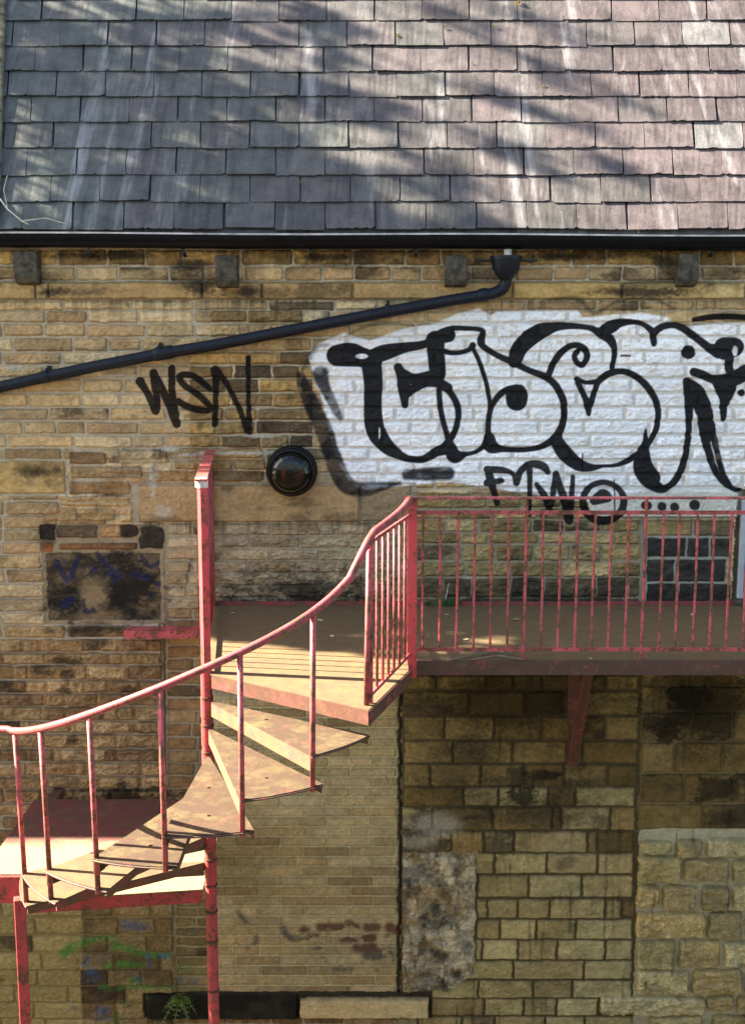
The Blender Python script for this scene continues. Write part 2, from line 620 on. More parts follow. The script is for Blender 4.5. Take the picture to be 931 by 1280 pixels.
# ---- whole wall: mortar then long thin courses
C[:] = MORT * (0.82 + .36 * MIDN[..., None])
H[:] = (FINE - .5) * .006 + (MIDN - .5) * .006
random.seed(21)
ROWS = []
y = 389.0
while y < 1345:
    h = random.uniform(15.8, 18.6)
    ROWS.append((y, y + h - 2.6))
    y += h
for py0, py1 in ROWS:
    course(py0, py1, -70, 1010, (36, 84), GOLD if py0 < 770 else BROWN, soot=(0.14, .5), gap=3.4)
# top courses under the eaves, string course
course(296, 310, -70, 1010, (40, 80), GOLDD, soot=(.5, .8), sootcol=(46, 38, 26))
course(313, 331, -70, 1010, (40, 76), GOLDD, soot=(.45, .8), sootcol=(46, 38, 26))
course(334, 350, -70, 1010, (36, 66), GOLD, soot=(.35, .7), sootcol=(48, 40, 30))
fill(-70, 351.5, 1010, 375.5, col(128, 114, 84), 0.012)
sx_ = [-70, 46, 62, 254, 328, 441, 640, 776, 930, 1010]
for a, b in zip(sx_[:-1], sx_[1:]):
    stone(a + 1, 353.5, b - 1, 373.5, pick([(178, 150, 98), (168, 138, 84), (160, 130, 84)]), depth=.022, rough=.004,
          rnd=.004, edge=.006, soot=random.choice([.2, .7, .9, .5]), lab=11, sootcol=(40, 35, 28), jit=.5)
course(377, 387.5, -70, 1010, (50, 100), GOLD, soot=(.3, .6))
# darker run of stones right of the small tag
for py0, py1 in ROWS:
    if 425 < py0 < 560:
        course(py0, py1, 236, 392, (34, 66), GREYD + GOLDD, soot=(.45, .7))
    if 380 < py0 < 430:
        course(py0, py1, 262, 380, (40, 70), GREYD + GOLD, soot=(.4, .6))
# left, sooty scattered stones low down
for py0, py1 in ROWS:
    if 785 < py0 < 1010:
        course(py0, py1, -70, 204, (38, 80), BROWN, soot=(.16, .55), mottled=.65)
# ---- big plain stones
fill(-4, 573, 86, 619, MORT, .0)
stone(-70, 576.5, 82, 616.5, col(166, 138, 86), rough=.006, soot=.45, rnd=.006)
fill(92, 559, 130, 618, MORT)
stone(88, 565, 133, 580, pick(BROWN)); stone(136, 564, 210, 579, pick(GOLD), soot=.6)
stone(90, 583, 178, 597, pick(GOLD)); stone(88, 602, 163, 617, pick(BROWN)); stone(76, 620, 162, 632, pick(BROWN), soot=.5)
stone(212, 560, 262, 572, pick(GREYD)); stone(264, 560, 328, 572, pick(BROWN)); stone(186, 588, 252, 601, pick(BROWN)); stone(254, 588, 330, 601, pick(GREYD))
stone(218, 575, 290, 586, pick(BROWN), soot=.5); stone(292, 575, 332, 586, pick(BROWN))
# lintel over the bricked up opening
fill(165, 603, 520, 654, MORT, 0)
stone(174, 606, 449, 652, col(160, 130, 88), depth=.026, rough=.004, rnd=.005, edge=.007, soot=.32, lab=12, jit=.5, mottled=.4)
stone(451, 606, 513, 651, col(132, 112, 82), depth=.024, rough=.005, rnd=.005, edge=.007, soot=.35, lab=12, jit=.5)
# ---- bricked up opening, rock faced upper part
fill(205, 654, 515, 1242, col(158, 146, 116), -.02, lab=13)
RF = [(160, 140, 104), (152, 132, 98), (166, 146, 112), (146, 124, 90)]
k = 0
yy = 655.5
while yy < 758:
    off = (k % 2) * 31 + random.uniform(-5, 5)
    x = 250 - off - 31
    while x < 515:
        a, b = max(x, 252), min(x + 61, 514)
        if b - a > 8:
            stone(a + 1, yy, b - 1, yy + 13.4, pick(RF, .1), depth=.012, rough=.026, rnd=.006, edge=.008, lab=13)
        x += 61.5
    course(yy, yy + 13, 208, 251, (22, 40), RF, soot=(.1, .3), rough=.006, lab=13)
    yy += 15.6
    k += 1
# left strip of the opening
yy = 760
while yy < 1000:
    course(yy, yy + 14, 208, 262, (26, 50), BROWN, soot=(.15, .4), rough=.005, depth=.008, lab=13)
    yy += 16.3
# ---- smooth brick below the stairs
fill(262, 872, 500, 1243, col(184, 170, 126), -.02, lab=13)
fill(219, 1012, 263, 1243, col(150, 136, 100), -.02, lab=13)
k = 0
yy = 874.0
while yy < 1240:
    x = 219 - 40 + (k % 2) * 29 + random.uniform(-3, 3)
    while x < 499:
        a, b = max(x, 264), min(x + 57.7, 498)
        if b - a > 6:
            stone(a + .8, yy, b - .8, yy + 10.4, pick(BRICK, .14), depth=.006, rough=.004, rnd=.004, edge=.005, jit=.35, lab=13, mottled=.35)
        x += 57.7
    x = 219
    if yy > 1010: course(yy + 2, yy + 11.4, 220, 263, (24, 44), [(126, 112, 70), (114, 100, 64), (136, 120, 78)], soot=(.2, .4), rough=.006, depth=.008, gap=2, lab=13)
    yy += 12.42
    k += 1
# ---- soot blackened panel
fill(54, 655, 206, 780, col(142, 124, 94), -.004)
stone(50, 655, 71, 675, col(56, 46, 36), jit=2, mottled=.9); stone(72, 657, 122, 672, col(92, 76, 56), soot=.5); stone(125, 657, 152, 672, pick(BROWN))
stone(55, 634, 97, 651, pick(BROWN)); stone(101, 636, 145, 650, pick(BROWN), soot=.4); stone(150, 638, 166, 652, pick(GOLD))
stone(152, 655, 171, 671, col(62, 50, 38), jit=2, mottled=.9); stone(175, 658, 204, 686, col(58, 50, 40), jit=2, mottled=.9, soot=.6); stone(55, 678, 66, 690, col(150, 90, 50))
stone(74, 679, 172, 687, col(120, 84, 54), soot=.7)
stone(60, 692, 201, 775, col(92, 78, 56), depth=.004, rough=.008, rnd=.012, soot=.8, lab=14, sootcol=(36, 33, 30), base=-.012, jit=1.6, mottled=.9)
# ---- wall behind the railing, right of the bricked up opening
fill(516, 616, 806, 760, col(140, 130, 104), .0)
yy = 617
ct = [(617, 634), (637, 648), (650, 664), (667, 679), (682, 700), (703, 720), (723, 746), (748, 757)]
for i, (a, b) in enumerate(ct):
    pal = [(150, 128, 82), (134, 112, 70), (124, 106, 68), (158, 136, 92)] if i < 6 else [(98, 84, 58), (84, 72, 52), (70, 62, 46)]
    course(a, b, 518, 800, (34, 66), pal, soot=(.4 if i < 5 else .6, .8), rough=.018, sootcol=(48, 44, 36))
# lintel right, blocked doorway
fill(735, 612, 925, 650, MORT, .0)
stone(735, 613, 922, 646, col(176, 168, 142), depth=.026, rough=.004, rnd=.004, edge=.006, lab=15, jit=.5, soot=.2)
fill(803, 650, 910, 760, col(152, 148, 128), -.02, lab=16)
bd = [(809, 866), (869, 918)]
stone(806, 651, 865, 670, col(142, 120, 78), lab=16, base=-.02); stone(868, 651, 916, 670, col(112, 96, 68), soot=.5, lab=16, base=-.02)
for a, b, xl in ((673, 696, (807, 858, 888, 914)), (700, 727, (807, 844, 908)), (730, 757, (807, 847, 914))):
    for p, q in zip(xl[:-1], xl[1:]):
        stone(p + 1.5, a, q - 1.5, b, pick([(58, 54, 46), (50, 46, 40), (68, 62, 50)]), lab=16, base=-.02, rough=.01, soot=.3, sootcol=(28, 27, 26), mottled=.8)
fill(917, 612, 1010, 760, col(96, 84, 60), -.03)
# ---- lower right coursed ashlar
ASH = col(84, 74, 50)
fill(500, 838, 800, 1300, ASH, -.002, lab=None)
A = dict(depth=.014, rough=.007, rnd=.008, edge=.010, mottled=.55)


def zc(o, s, L): return [o + v / s for v in L]


rows_a = [
    (844, 861, zc(480, 3.58, [88, 232, 457, 578, 705, 860]) + [756, 798]),
    (864.5, 893, zc(480, 3.58, [88, 380, 630, 800]) + [728, 798]),
    (895.5, 924, zc(480, 3.58, [88, 272, 492, 702, 880]) + [756, 798]),
    (926.5, 953, zc(480, 3.58, [88, 307, 575, 820, 880]) + [797]),
    (955, 982, zc(480, 3.58, [88, 207, 432, 627, 802]) + [759, 796]),
    (984.5, 1007, zc(480, 3.58, [88, 355, 512, 730, 855]) + [793]),
    (1009.5, 1037, zc(480, 3.58, [72, 217, 487, 752, 792]) + [762, 794]),
    (1039.5, 1065, zc(480, 3.58, [88, 300, 445, 582, 907]) + [746, 792]),
    (1067, 1091.5, zc(480, 3.58, [405, 493, 727]) + [746, 791]),
    (1094.5, 1121, zc(480, 3.58, [415, 645, 882]) + [726, 791]),
    (1124.5, 1147.5, zc(480, 3.58, [412, 462, 597, 739]) + [756, 776]),
    (1150, 1173.5, zc(480, 3.58, [412, 517, 680, 854]) + [719, 790]),
    (1175.5, 1199, zc(480, 3.58, [405, 437, 600, 773]) + [756, 790]),
    (1201, 1223.5, zc(480, 3.58, [330, 577, 892]) + [729, 790]),
    (1226, 1247, zc(480, 3.58, [212, 420, 664, 839]) + [715, 790]),
    (1248.5, 1269, zc(480, 3.58, [204, 448, 624, 771]) + [747]),
    (1271, 1292, zc(480, 3.58, [30, 150, 347, 492, 718]) + [730, 806]),
    (1294, 1316, [490, 540, 600, 660, 720, 790])]
for i, (a, b, xl) in enumerate(rows_a):
    xl = sorted(set(round(v, 1) for v in xl))
    pal = OLIVED if i < 5 else (OLIVED + OLIVE if i < 8 else OLIVE)
    joints(a, b, xl, pal, soot=((.45, .7) if i < 8 else (.12, .35)), lab=None, sootcol=(50, 44, 34), **A)
# right hand ashlar panel below the balcony
fill(800, 838, 1010, 1040, col(112, 98, 66), .0)
for a, b, xl in ((838, 856, (801, 852, 914, 1010)), (858, 887, (801, 834, 886, 940, 1010)), (891, 925, (801, 864, 914, 1000)), (928, 964, (801, 842, 902, 960, 1010)),
                 (967, 1002, (799, 854, 913, 980)), (1005, 1035, (797, 877, 934, 1010))):
    joints(a, b, xl, OLIVED, soot=(.55, 1.0), sootcol=(42, 36, 27), depth=.014, rough=.007, rnd=.008, edge=.01, mottled=.6)
# rubble with thick pale mortar
fill(794, 1036, 1010, 1300, col(176, 168, 134), -.006, lab=17)
for x0, y0, x1, y1 in ((797, 1050, 839, 1067), (843, 1049, 877, 1072), (882, 1047, 940, 1071), (796, 1069, 851, 1104), (853, 1073, 910, 1101), (913, 1073, 960, 1101),
                       (795, 1106, 824, 1134), (827, 1106, 869, 1137), (876, 1107, 911, 1138), (914, 1105, 960, 1138), (794, 1139, 880, 1172), (883, 1139, 926, 1173), (930, 1140, 985, 1172),
                       (795, 1174, 843, 1211), (847, 1174, 899, 1209), (904, 1176, 970, 1208), (795, 1212, 860, 1242), (864, 1211, 927, 1242), (931, 1212, 990, 1243),
                       (749, 1245, 880, 1268), (882, 1244, 916, 1263), (919, 1244, 970, 1266), (810, 1269, 876, 1296), (888, 1268, 960, 1296), (812, 1298, 900, 1320)):
    stone(x0, y0, x1, y1, pick(RUBBLE) * 1.08, depth=.048, rough=.030, rnd=.034, edge=.022, soot=random.choice([.1, .3, .45]), lab=17, mottled=.6, jit=1.5, sootcol=(84, 72, 50))
stone(778, 1126, 793, 1145, col(110, 92, 62), rnd=.03, soot=.3)
# ragged rendered patch
x0, x1, z0, z1 = Xp(503, 1150), Xp(594, 1150), Zp(1238), Zp(1064)
s = window(x0, x1, z0, z1, .05)
xx, zz = xs[s[1]][None, :] + WX[s] * 2.2, zs[s[0]][:, None] + WZ[s] * 2.2
qq = np.maximum(np.abs(xx - (x0 + x1) / 2) - (x1 - x0) / 2, np.abs(zz - (z0 + z1) / 2) - (z1 - z0) / 2)
qq = np.maximum(qq, ((xx - x0) * .9 - (zz - z0) * 1.1 - .35) * .7)
mm = sm(-.002, .006, -qq)
RP = vnoise(.11, .12, 23, 5, .62)
lum = .20 + 1.05 * sm(.30, .66, RP[s] * .7 + MIDN[s] * .3)
pc = col(172, 160, 128)[None, None] * lum[..., None]
# broken plates of render with cracks between
vp = np.stack([rng.uniform(x0 - .02, x1 + .02, 34), rng.uniform(z0 - .02, z1 + .02, 34)], 1)
vx, vz = xs[s[1]][None, :] + WX[s] * 3.5, zs[s[0]][:, None] + WZ[s] * 3.5
d1 = np.full(vx.shape, 9.0); d2 = np.full(vx.shape, 9.0); cid = np.zeros(vx.shape, int)
for q_, (a_, b_) in enumerate(vp):
    dq = np.hypot(vx - a_, (vz - b_) * .8)
    cid = np.where(dq < d1, q_, cid)
    d2 = np.minimum(d2, np.maximum(d1, dq)); d1 = np.minimum(d1, dq)
plate = rng.uniform(.80, 1.15, 34)[cid]
phei = rng.uniform(-.006, .010, 34)[cid]
crack = sm(.012, .002, d2 - d1)
pc = pc * (plate * (1 - .30 * crack))[..., None]
warm = sm(.50, .62, BLOTCH[s])[..., None]
pc = pc * (1 - warm * .5) + col(150, 122, 74) * warm * .5
cool = sm(.60, .72, vnoise(.12, .16, 19, 4)[s])[..., None]
pc = pc * (1 - cool * .55) + col(78, 78, 76) * cool * .55
C[s] = C[s] * (1 - mm[..., None]) + pc * mm[..., None]
H[s] = H[s] * (1 - mm) + mm * (.008 + .05 * (ROCK[s] - .4) + .030 * (RP[s] - .5) * 2 + phei - .005 * crack + (FINE[s] - .5) * .012)
LAB[s] = np.where(mm > .5, 18, LAB[s])
# ---- lower left painted stonework
fill(-70, 1112, 219, 1300, col(136, 118, 76), .0)
for a in (1103, 1125, 1147.5, 1170, 1192.5, 1212.5, 1233, 1253.5, 1273, 1294):
    course(a, a + 19.5, -70, 108, (40, 76), [(150, 132, 82), (144, 126, 78), (154, 136, 88)], soot=(.1, .25), depth=.008, rough=.005, gap=1.6, mottled=.3)
    course(a, a + 19.5, 100, 218, (34, 64), [(132, 112, 74), (118, 98, 62), (142, 122, 82), (108, 90, 58)], soot=(.2, .5), depth=.013, rough=.009)
# sills
fill(180, 1240, 540, 1272, col(60, 54, 40), -.01)
stone(185, 1243, 372, 1271, col(50, 47, 36), depth=.06, rough=.004, rnd=.006, edge=.008, soot=.8, lab=19, sootcol=(30, 29, 24))
stone(375, 1247, 535, 1270, col(196, 172, 122), depth=.062, rough=.004, rnd=.006, edge=.008, soot=.12, lab=20, mottled=.35)

# ---- stains with shapes of their own, and painted shade under the balcony
SOOT = col(34, 30, 25)


def blot(px, py, rx, ry, c, strength, nf=None, hard=.5, rect=False):
    u, v = (PX - px) / rx, (PY - py) / ry
    d = np.maximum(np.abs(u), np.abs(v)) if rect else np.hypot(u, v)
    f = PATCH if nf is None else nf
    a = strength * sm(1.0, 1.0 - hard, d + (f - .5) * 1.1 + (FINE - .5) * .5)
    a = a[..., None].astype(np.float32)
    C[:] = C * (1 - a) + c.astype(np.float32) * a


blot(385, 738, 170, 36, col(42, 37, 29), .86, MIDN, .9)
blot(385, 756, 175, 16, col(30, 27, 21), .9, MIDN, .9)           # splash soot above the deck
blot(660, 752, 190, 22, col(38, 36, 28), .8, MIDN, .9)
blot(150, 998, 130, 24, col(26, 24, 18), .9, MIDN, .8)
blot(245, 960, 40, 60, col(84, 72, 44), .4, None, .9)
blot(240, 1085, 60, 40, col(92, 82, 46), .45, None, .9)            # green brown algae behind the pole
blot(162, 734, 46, 52, col(28, 26, 24), .9, MIDN, .7)
blot(82, 752, 32, 28, col(28, 26, 24), .88, MIDN, .6)
blot(100, 706, 54, 18, col(36, 33, 30), .8, MIDN, .8)
blot(117, 744, 20, 24, col(140, 118, 84), .75, MIDN, .6)
blot(124, 772, 40, 10, col(140, 118, 84), .5, MIDN, .8)
blot(640, 872, 170, 70, col(44, 34, 15), .80, BIGN, .9)            # brown stain, with the balcony's shade put into the wall colour
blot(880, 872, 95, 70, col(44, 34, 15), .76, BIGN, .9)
blot(575, 955, 70, 40, col(52, 48, 36), .55, PATCH, .8)
blot(650, 994, 34, 12, col(28, 26, 22), .85, MIDN, .4)
blot(680, 968, 24, 8, col(30, 27, 22), .8, MIDN, .5)
blot(690, 1022, 110, 16, col(56, 52, 40), .5, DRIP, .8)
blot(540, 1030, 45, 22, col(176, 168, 144), .55, PATCH, .6)        # pale render smears
blot(520, 1052, 36, 12, col(170, 160, 132), .5, PATCH, .6)
blot(860, 870, 32, 18, col(24, 21, 16), .85, MIDN, .4)
blot(835, 910, 24, 22, col(30, 26, 19), .7, MIDN, .35)
blot(900, 985, 34, 18, col(40, 36, 28), .8, PATCH, .4, True)
blot(270, 700, 4, 3, col(70, 60, 50), .6)
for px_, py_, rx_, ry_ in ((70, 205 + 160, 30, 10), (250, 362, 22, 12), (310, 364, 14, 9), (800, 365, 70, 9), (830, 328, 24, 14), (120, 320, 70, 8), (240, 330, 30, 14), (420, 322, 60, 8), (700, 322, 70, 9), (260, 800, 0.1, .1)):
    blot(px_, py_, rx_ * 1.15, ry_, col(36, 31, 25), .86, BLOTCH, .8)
for px_, py_, rx_, ry_ in ((63, 788, 10, 4), (98, 790, 16, 6), (86, 826, 22, 6), (85, 842, 14, 8), (82, 862, 10, 7), (92, 924, 7, 10), (162, 862, 12, 6), (155, 978, 8, 8), (45, 590, 26, 9), (72, 588, 8, 7)):
    blot(px_, py_, rx_ * 1.3, ry_ * 1.2, col(40, 35, 28), .72, BLOTCH, .8)
for px_, py_, rx_, ry_ in ((192, 600, 8, 30), (236, 572, 22, 6), (205, 640, 16, 10), (300, 566, 70, 3), (22, 460, 30, 5), (150, 470, 40, 3), (420, 470, 20, 3), (215, 560, 14, 5), (330, 545, 30, 2.5), (470, 604, 60, 2.2), (560, 700, 30, 2.5), (590, 722, 20, 2.5)):
    blot(px_, py_, rx_, ry_, col(170, 160, 140), .75, MIDN, .6)
# fine black speckle and lichen in the weathered stone
spk = sm(.63, .73, FINE * .5 + MIDN * .25 + BLOTCH * .25) * sm(.35, .6, BIGN) * .62
C[:] = C * (1 - spk[..., None]) + col(40, 36, 28) * spk[..., None]
# dirt washed down from the ledges, crossing the joints
for yl, ln_, st_, xa_, xb_ in ((375, 16, .62, -80, 1020), (652, 12, .6, 170, 520), (646, 14, .5, 735, 925), (312, 16, .7, -80, 1020), (845, 26, .6, 515, 1020), (1037, 30, .45, 505, 800), (1271, 20, .5, 180, 540)):
    dd_ = np.clip(PY - yl, 0, None)
    a_ = (st_ * sm(.44, .66, DRIP * .75 + BIGN * .25) * np.exp(-dd_ / ln_) * (PY > yl) * (PX > xa_) * (PX < xb_)).astype(np.float32)
    C[:] = C * (1 - a_[..., None]) + col(44, 38, 28) * a_[..., None]
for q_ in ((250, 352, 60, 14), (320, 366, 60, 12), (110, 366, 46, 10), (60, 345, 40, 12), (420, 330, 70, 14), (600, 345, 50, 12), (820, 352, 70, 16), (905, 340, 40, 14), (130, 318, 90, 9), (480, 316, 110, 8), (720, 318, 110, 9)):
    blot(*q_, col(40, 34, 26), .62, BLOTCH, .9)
for q_ in ((60, 668, 16, 22), (190, 670, 22, 24), (160, 664, 14, 14), (66, 720, 12, 40), (120, 784, 70, 8), (140, 700, 60, 14)):
    blot(*q_, col(36, 32, 28), .62, MIDN, .8)
blot(160, 880, 60, 90, col(96, 76, 50), .35, PATCH, .9)
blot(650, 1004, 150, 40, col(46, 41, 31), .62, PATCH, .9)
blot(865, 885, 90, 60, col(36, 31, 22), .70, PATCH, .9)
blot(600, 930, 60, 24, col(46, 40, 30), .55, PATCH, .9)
blot(905, 1022, 40, 16, col(36, 33, 27), .75, PATCH, .8)
blot(150, 1200, 85, 50, col(70, 60, 38), .55, PATCH, .9)
blot(300, 1090, 60, 90, col(112, 98, 62), .4, PATCH, .9)
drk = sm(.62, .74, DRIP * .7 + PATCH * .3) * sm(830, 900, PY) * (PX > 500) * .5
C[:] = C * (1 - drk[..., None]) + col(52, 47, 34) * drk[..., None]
# ragged dark crack between the infill and the ashlar
crk = np.abs(PX - (500 + (PY - 1000) * -.004 + WX * 260)) - 2.0
kk = (sm(1.6, -.6, crk) * (PY > 868) * (PY < 1242))
C[:] = C * (1 - .85 * kk[..., None]) + col(24, 21, 16) * (.85 * kk[..., None])
H[:] = H - .02 * kk
kk = sm(1.4, -.4, np.abs(PX - 205.5 - WX * 150) - 1.0) * (PY > 780) * (PY < 1000)
C[:] = C * (1 - .7 * kk[..., None]) + col(34, 28, 20) * (.7 * kk[..., None])

# ---- white paint behind the lettering


def poly_mask(P, soft, warp):
    """signed distance style mask of a polygon, in pixels of the wall plane"""
    P = np.array(P, float)
    x0, y0 = P.min(0) - 20
    x1, y1 = P.max(0) + 20
    sel = (PX > x0) & (PX < x1) & (PY > y0) & (PY < y1)
    px, py = PX[sel] + WX[sel] * warp, PY[sel] + WZ[sel] * warp
    ins = np.zeros(px.shape, bool)
    dd = np.full(px.shape, 1e9, np.float32)
    n = len(P)
    for i in range(n):
        (ax, ay), (bx, by) = P[i], P[(i + 1) % n]
        cr = ((ay > py) != (by > py))
        with np.errstate(divide='ignore', invalid='ignore'):
            xi = (bx - ax) * (py - ay) / ((by - ay) if by != ay else 1e-9) + ax
        ins ^= cr & (px < xi)
        ex, ey = bx - ax, by - ay
        t = np.clip(((px - ax) * ex + (py - ay) * ey) / (ex * ex + ey * ey + 1e-9), 0, 1)
        dd = np.minimum(dd, np.hypot(px - ax - t * ex, py - ay - t * ey))
    sd = np.where(ins, dd, -dd)
    out = np.zeros((NZ, NX), np.float32)
    out[sel] = sm(-soft, soft, sd)
    return out


def crom(P, per=10):
    P = [np.array(p, float) for p in P]
    if len(P) < 3:
        return [P[0] + (P[-1] - P[0]) * i / per for i in range(per + 1)]
    Q = [2 * P[0] - P[1]] + P + [2 * P[-1] - P[-2]]
    out = []
    for i in range(1, len(Q) - 2):
        p0, p1, p2, p3 = Q[i - 1:i + 3]
        for k in range(per):
            t = k / per
            out.append(.5 * (2 * p1 + (p2 - p0) * t + (2 * p0 - 5 * p1 + 4 * p2 - p3) * t * t + (3 * p1 - p0 - 3 * p2 + p3) * t ** 3))
    out.append(P[-1])
    return out


def strokes(lst, soft=.7, warp=25, per=8):
    """lst = [(ox, oy, s, [stroke, ...])]; a stroke is a list of (x, y, r) in crop units"""
    out = np.zeros((NZ, NX), np.float32)
    for ox, oy, s, sts in lst:
        for st in sts:
            pts = [(ox + x / s, oy + y / s, r / s) for x, y, r in st]
            if len(pts) == 1: pts = pts + [(pts[0][0] + .3, pts[0][1], pts[0][2])]
            P = crom(pts, per)
            A_ = np.array(P)
            rm = A_[:, 2].max() + soft + 3
            x0, x1, y0, y1 = A_[:, 0].min() - rm, A_[:, 0].max() + rm, A_[:, 1].min() - rm, A_[:, 1].max() + rm
            z0, z1 = Zp(y1), Zp(y0)
            xa = min(Xp(x0, y0), Xp(x0, y1)); xb = max(Xp(x1, y0), Xp(x1, y1))
            w_ = window(xa, xb, z0, z1, .02)
            px, py = PX[w_] + WX[w_] * warp, PY[w_] + WZ[w_] * warp
            best = np.full(px.shape, -1e9, np.float32)
            for a, b in zip(P[:-1], P[1:]):
                e = b[:2] - a[:2]
                t = np.clip(((px - a[0]) * e[0] + (py - a[1]) * e[1]) / (e @ e + 1e-9), 0, 1)
                best = np.maximum(best, a[2] + (b[2] - a[2]) * t - np.hypot(px - a[0] - t * e[0], py - a[1] - t * e[1]))
            out[w_] = np.maximum(out[w_], sm(-soft, soft, best))
    return out


def ell(px, py, rx, ry, soft=.15):
    return sm(1 + soft, 1 - soft, np.hypot((PX - px) / rx, (PY - py) / ry))


WH = poly_mask([(386, 446), (398, 430), (430, 416), (462, 426), (500, 412), (545, 404), (572, 392), (598, 386), (614, 394), (620, 389), (722, 388), (727, 397),
                (770, 393), (800, 391), (830, 396), (852, 408), (890, 405), (1000, 400), (1000, 612), (930, 612), (915, 614), (800, 613), (740, 628), (560, 602), (500, 607),
                (452, 612), (436, 600), (424, 580), (414, 550), (404, 505), (392, 470)], 1.6, 110)
WH = np.clip(WH * (1 - .75 * sm(.62, .75, PATCH) * sm(440, 400, PX)), 0, 1)
stone_m = sm(.000, .010, H)
thin = sm(.60, .72, MIDN * .6 + FINE * .5)
aw = WH * (.56 + .41 * stone_m) * (1 - .42 * thin)
white = col(236, 233, 226)[None, None] * (0.86 + .22 * (MIDN - .5) + .25 * (BIGN - .35))[..., None]
C[:] = C * (1 - aw[..., None]) + white * aw[..., None]
H[:] = H + .0008 * WH
# thin grey wash on the right lintel and brush haze round the edges
gw = poly_mask([(590, 600), (930, 600), (922, 645), (740, 645), (640, 640), (600, 630)], 4, 60) * (PX > 735) * .45
C[:] = C * (1 - gw[..., None]) + col(200, 198, 186) * gw[..., None]
# soft black sweep along the left edge
SW = strokes([(370, 380, 4.9, [[(28, 440, 26), (62, 530, 40), (110, 640, 50), (180, 800, 54), (235, 960, 52), (285, 1075, 56), (350, 1130, 46), (440, 1130, 40), (560, 1108, 22), (640, 1098, 8)],
                               [(150, 430, 50), (180, 520, 36), (240, 640, 26), (270, 700, 16)], [(680, 1045, 34), (800, 1040, 40), (931, 1035, 40)]])], 2.2, 110)
sa = SW * (.80 + .20 * sm(.42, .58, BLOTCH * .5 + MIDN * .5))
C[:] = C * (1 - sa[..., None] * .95) + col(26, 26, 28) * (sa[..., None] * .95)
SW2 = strokes([(370, 380, 4.9, [[(40, 400, 12), (120, 270, 14), (200, 250, 9)], [(300, 200, 5), (420, 140, 9), (560, 115, 7), (720, 130, 3)]]),
               (600, 290, 2.813, [[(240, 240, 7), (340, 235, 9), (400, 285, 7), (480, 245, 6), (600, 235, 5), (680, 270, 5)]])], 2.5, 40)
C[:] = C * (1 - SW2[..., None] * .6) + col(48, 42, 36) * (SW2[..., None] * .6)

A_S = (370, 380, 4.9, [
    [(252, 315, 66), (330, 310, 74), (400, 325, 62), (470, 350, 60)],
    [(440, 335, 45), (540, 298, 50), (660, 268, 34), (780, 248, 26), (850, 218, 34), (931, 190, 45)],
    [(462, 370, 62), (472, 480, 58), (470, 600, 55), (475, 720, 58), (500, 800, 58), (560, 875, 46), (640, 928, 28), (700, 948, 22), (780, 948, 24), (860, 905, 30), (931, 880, 40)],
    [(625, 388, 28), (648, 440, 34), (660, 500, 42), (662, 560, 30), (666, 618, 22)],
    [(650, 425, 30), (720, 460, 35), (800, 460, 48), (860, 440, 52), (860, 340, 52), (850, 260, 50)],
    [(680, 545, 30), (720, 515, 30), (790, 482, 30), (870, 482, 30), (931, 512, 28)]])
B_S = (540, 380, 4.655, [
    [(0, 215, 38), (60, 168, 26), (120, 142, 17), (200, 142, 15), (270, 147, 15), (293, 165, 18), (283, 215, 24), (300, 250, 19), (380, 300, 18), (460, 335, 21), (560, 385, 19), (660, 425, 22),
     (720, 480, 22), (758, 560, 22), (765, 640, 20), (755, 700, 21), (720, 770, 24), (660, 815, 20), (600, 838, 16), (500, 848, 16), (400, 842, 20), (340, 825, 42), (330, 780, 34)],
    [(70, 275, 17), (110, 285, 15), (160, 283, 14), (215, 265, 15), (235, 240, 20)],
    [(18, 210, 55), (22, 300, 50), (30, 400, 46), (35, 460, 30)],
    [(40, 470, 17), (42, 560, 17), (55, 650, 17), (80, 740, 17), (95, 790, 18)],
    [(40, 472, 18), (100, 510, 20), (145, 590, 20), (150, 660, 18), (130, 740, 18), (95, 800, 20), (40, 850, 22), (0, 880, 24)],
    [(95, 795, 20), (110, 840, 34), (130, 885, 42), (190, 875, 16), (250, 860, 13), (290, 835, 16), (320, 800, 28)],
    [(240, 265, 14), (275, 340, 14), (305, 430, 14), (325, 520, 14), (335, 590, 14), (325, 680, 15), (325, 780, 20)],
    [(325, 700, 15), (335, 620, 17), (365, 560, 18), (410, 512, 20), (460, 495, 24), (510, 500, 32)],
    [(490, 532, 66), (490, 560, 62)],
    [(478, 330, 42), (505, 260, 48), (560, 205, 48), (640, 158, 42), (720, 132, 28), (820, 128, 19), (931, 140, 16)],
    [(672, 420, 19), (700, 350, 20), (740, 290, 21), (790, 250, 19), (840, 240, 19), (885, 265, 21), (897, 310, 19), (870, 355, 18), (835, 335, 17), (825, 300, 17), (850, 268, 16)]])
C_S = (660, 380, 4.9, [
    [(0, 205, 48), (80, 152, 36), (180, 132, 20), (300, 135, 17), (380, 150, 18), (450, 185, 30), (500, 220, 30), (525, 280, 19), (520, 340, 17), (510, 395, 17)],
    [(440, 172, 28), (500, 142, 40), (560, 115, 27), (640, 110, 17), (700, 125, 17), (750, 165, 22), (765, 215, 21), (765, 245, 17)],
    [(420, 480, 20), (480, 432, 23), (550, 412, 20), (620, 425, 21), (690, 470, 23), (750, 540, 23), (785, 620, 21), (790, 700, 19), (765, 800, 18), (700, 890, 19), (620, 950, 19), (540, 985, 13), (450, 992, 12),
     (380, 1000, 24), (300, 980, 40), (220, 910, 48), (175, 840, 40), (180, 800, 28)],
    [(295, 460, 18), (350, 480, 14), (420, 475, 18)], [(300, 480, 19), (340, 560, 19), (362, 620, 24), (368, 675, 14)], [(420, 480, 19), (395, 560, 18), (375, 620, 22)],
    [(715, 770, 7), (715, 850, 24), (700, 920, 42), (715, 1000, 50), (760, 1060, 48)], [(565, 317, 6), (620, 317, 6)]])
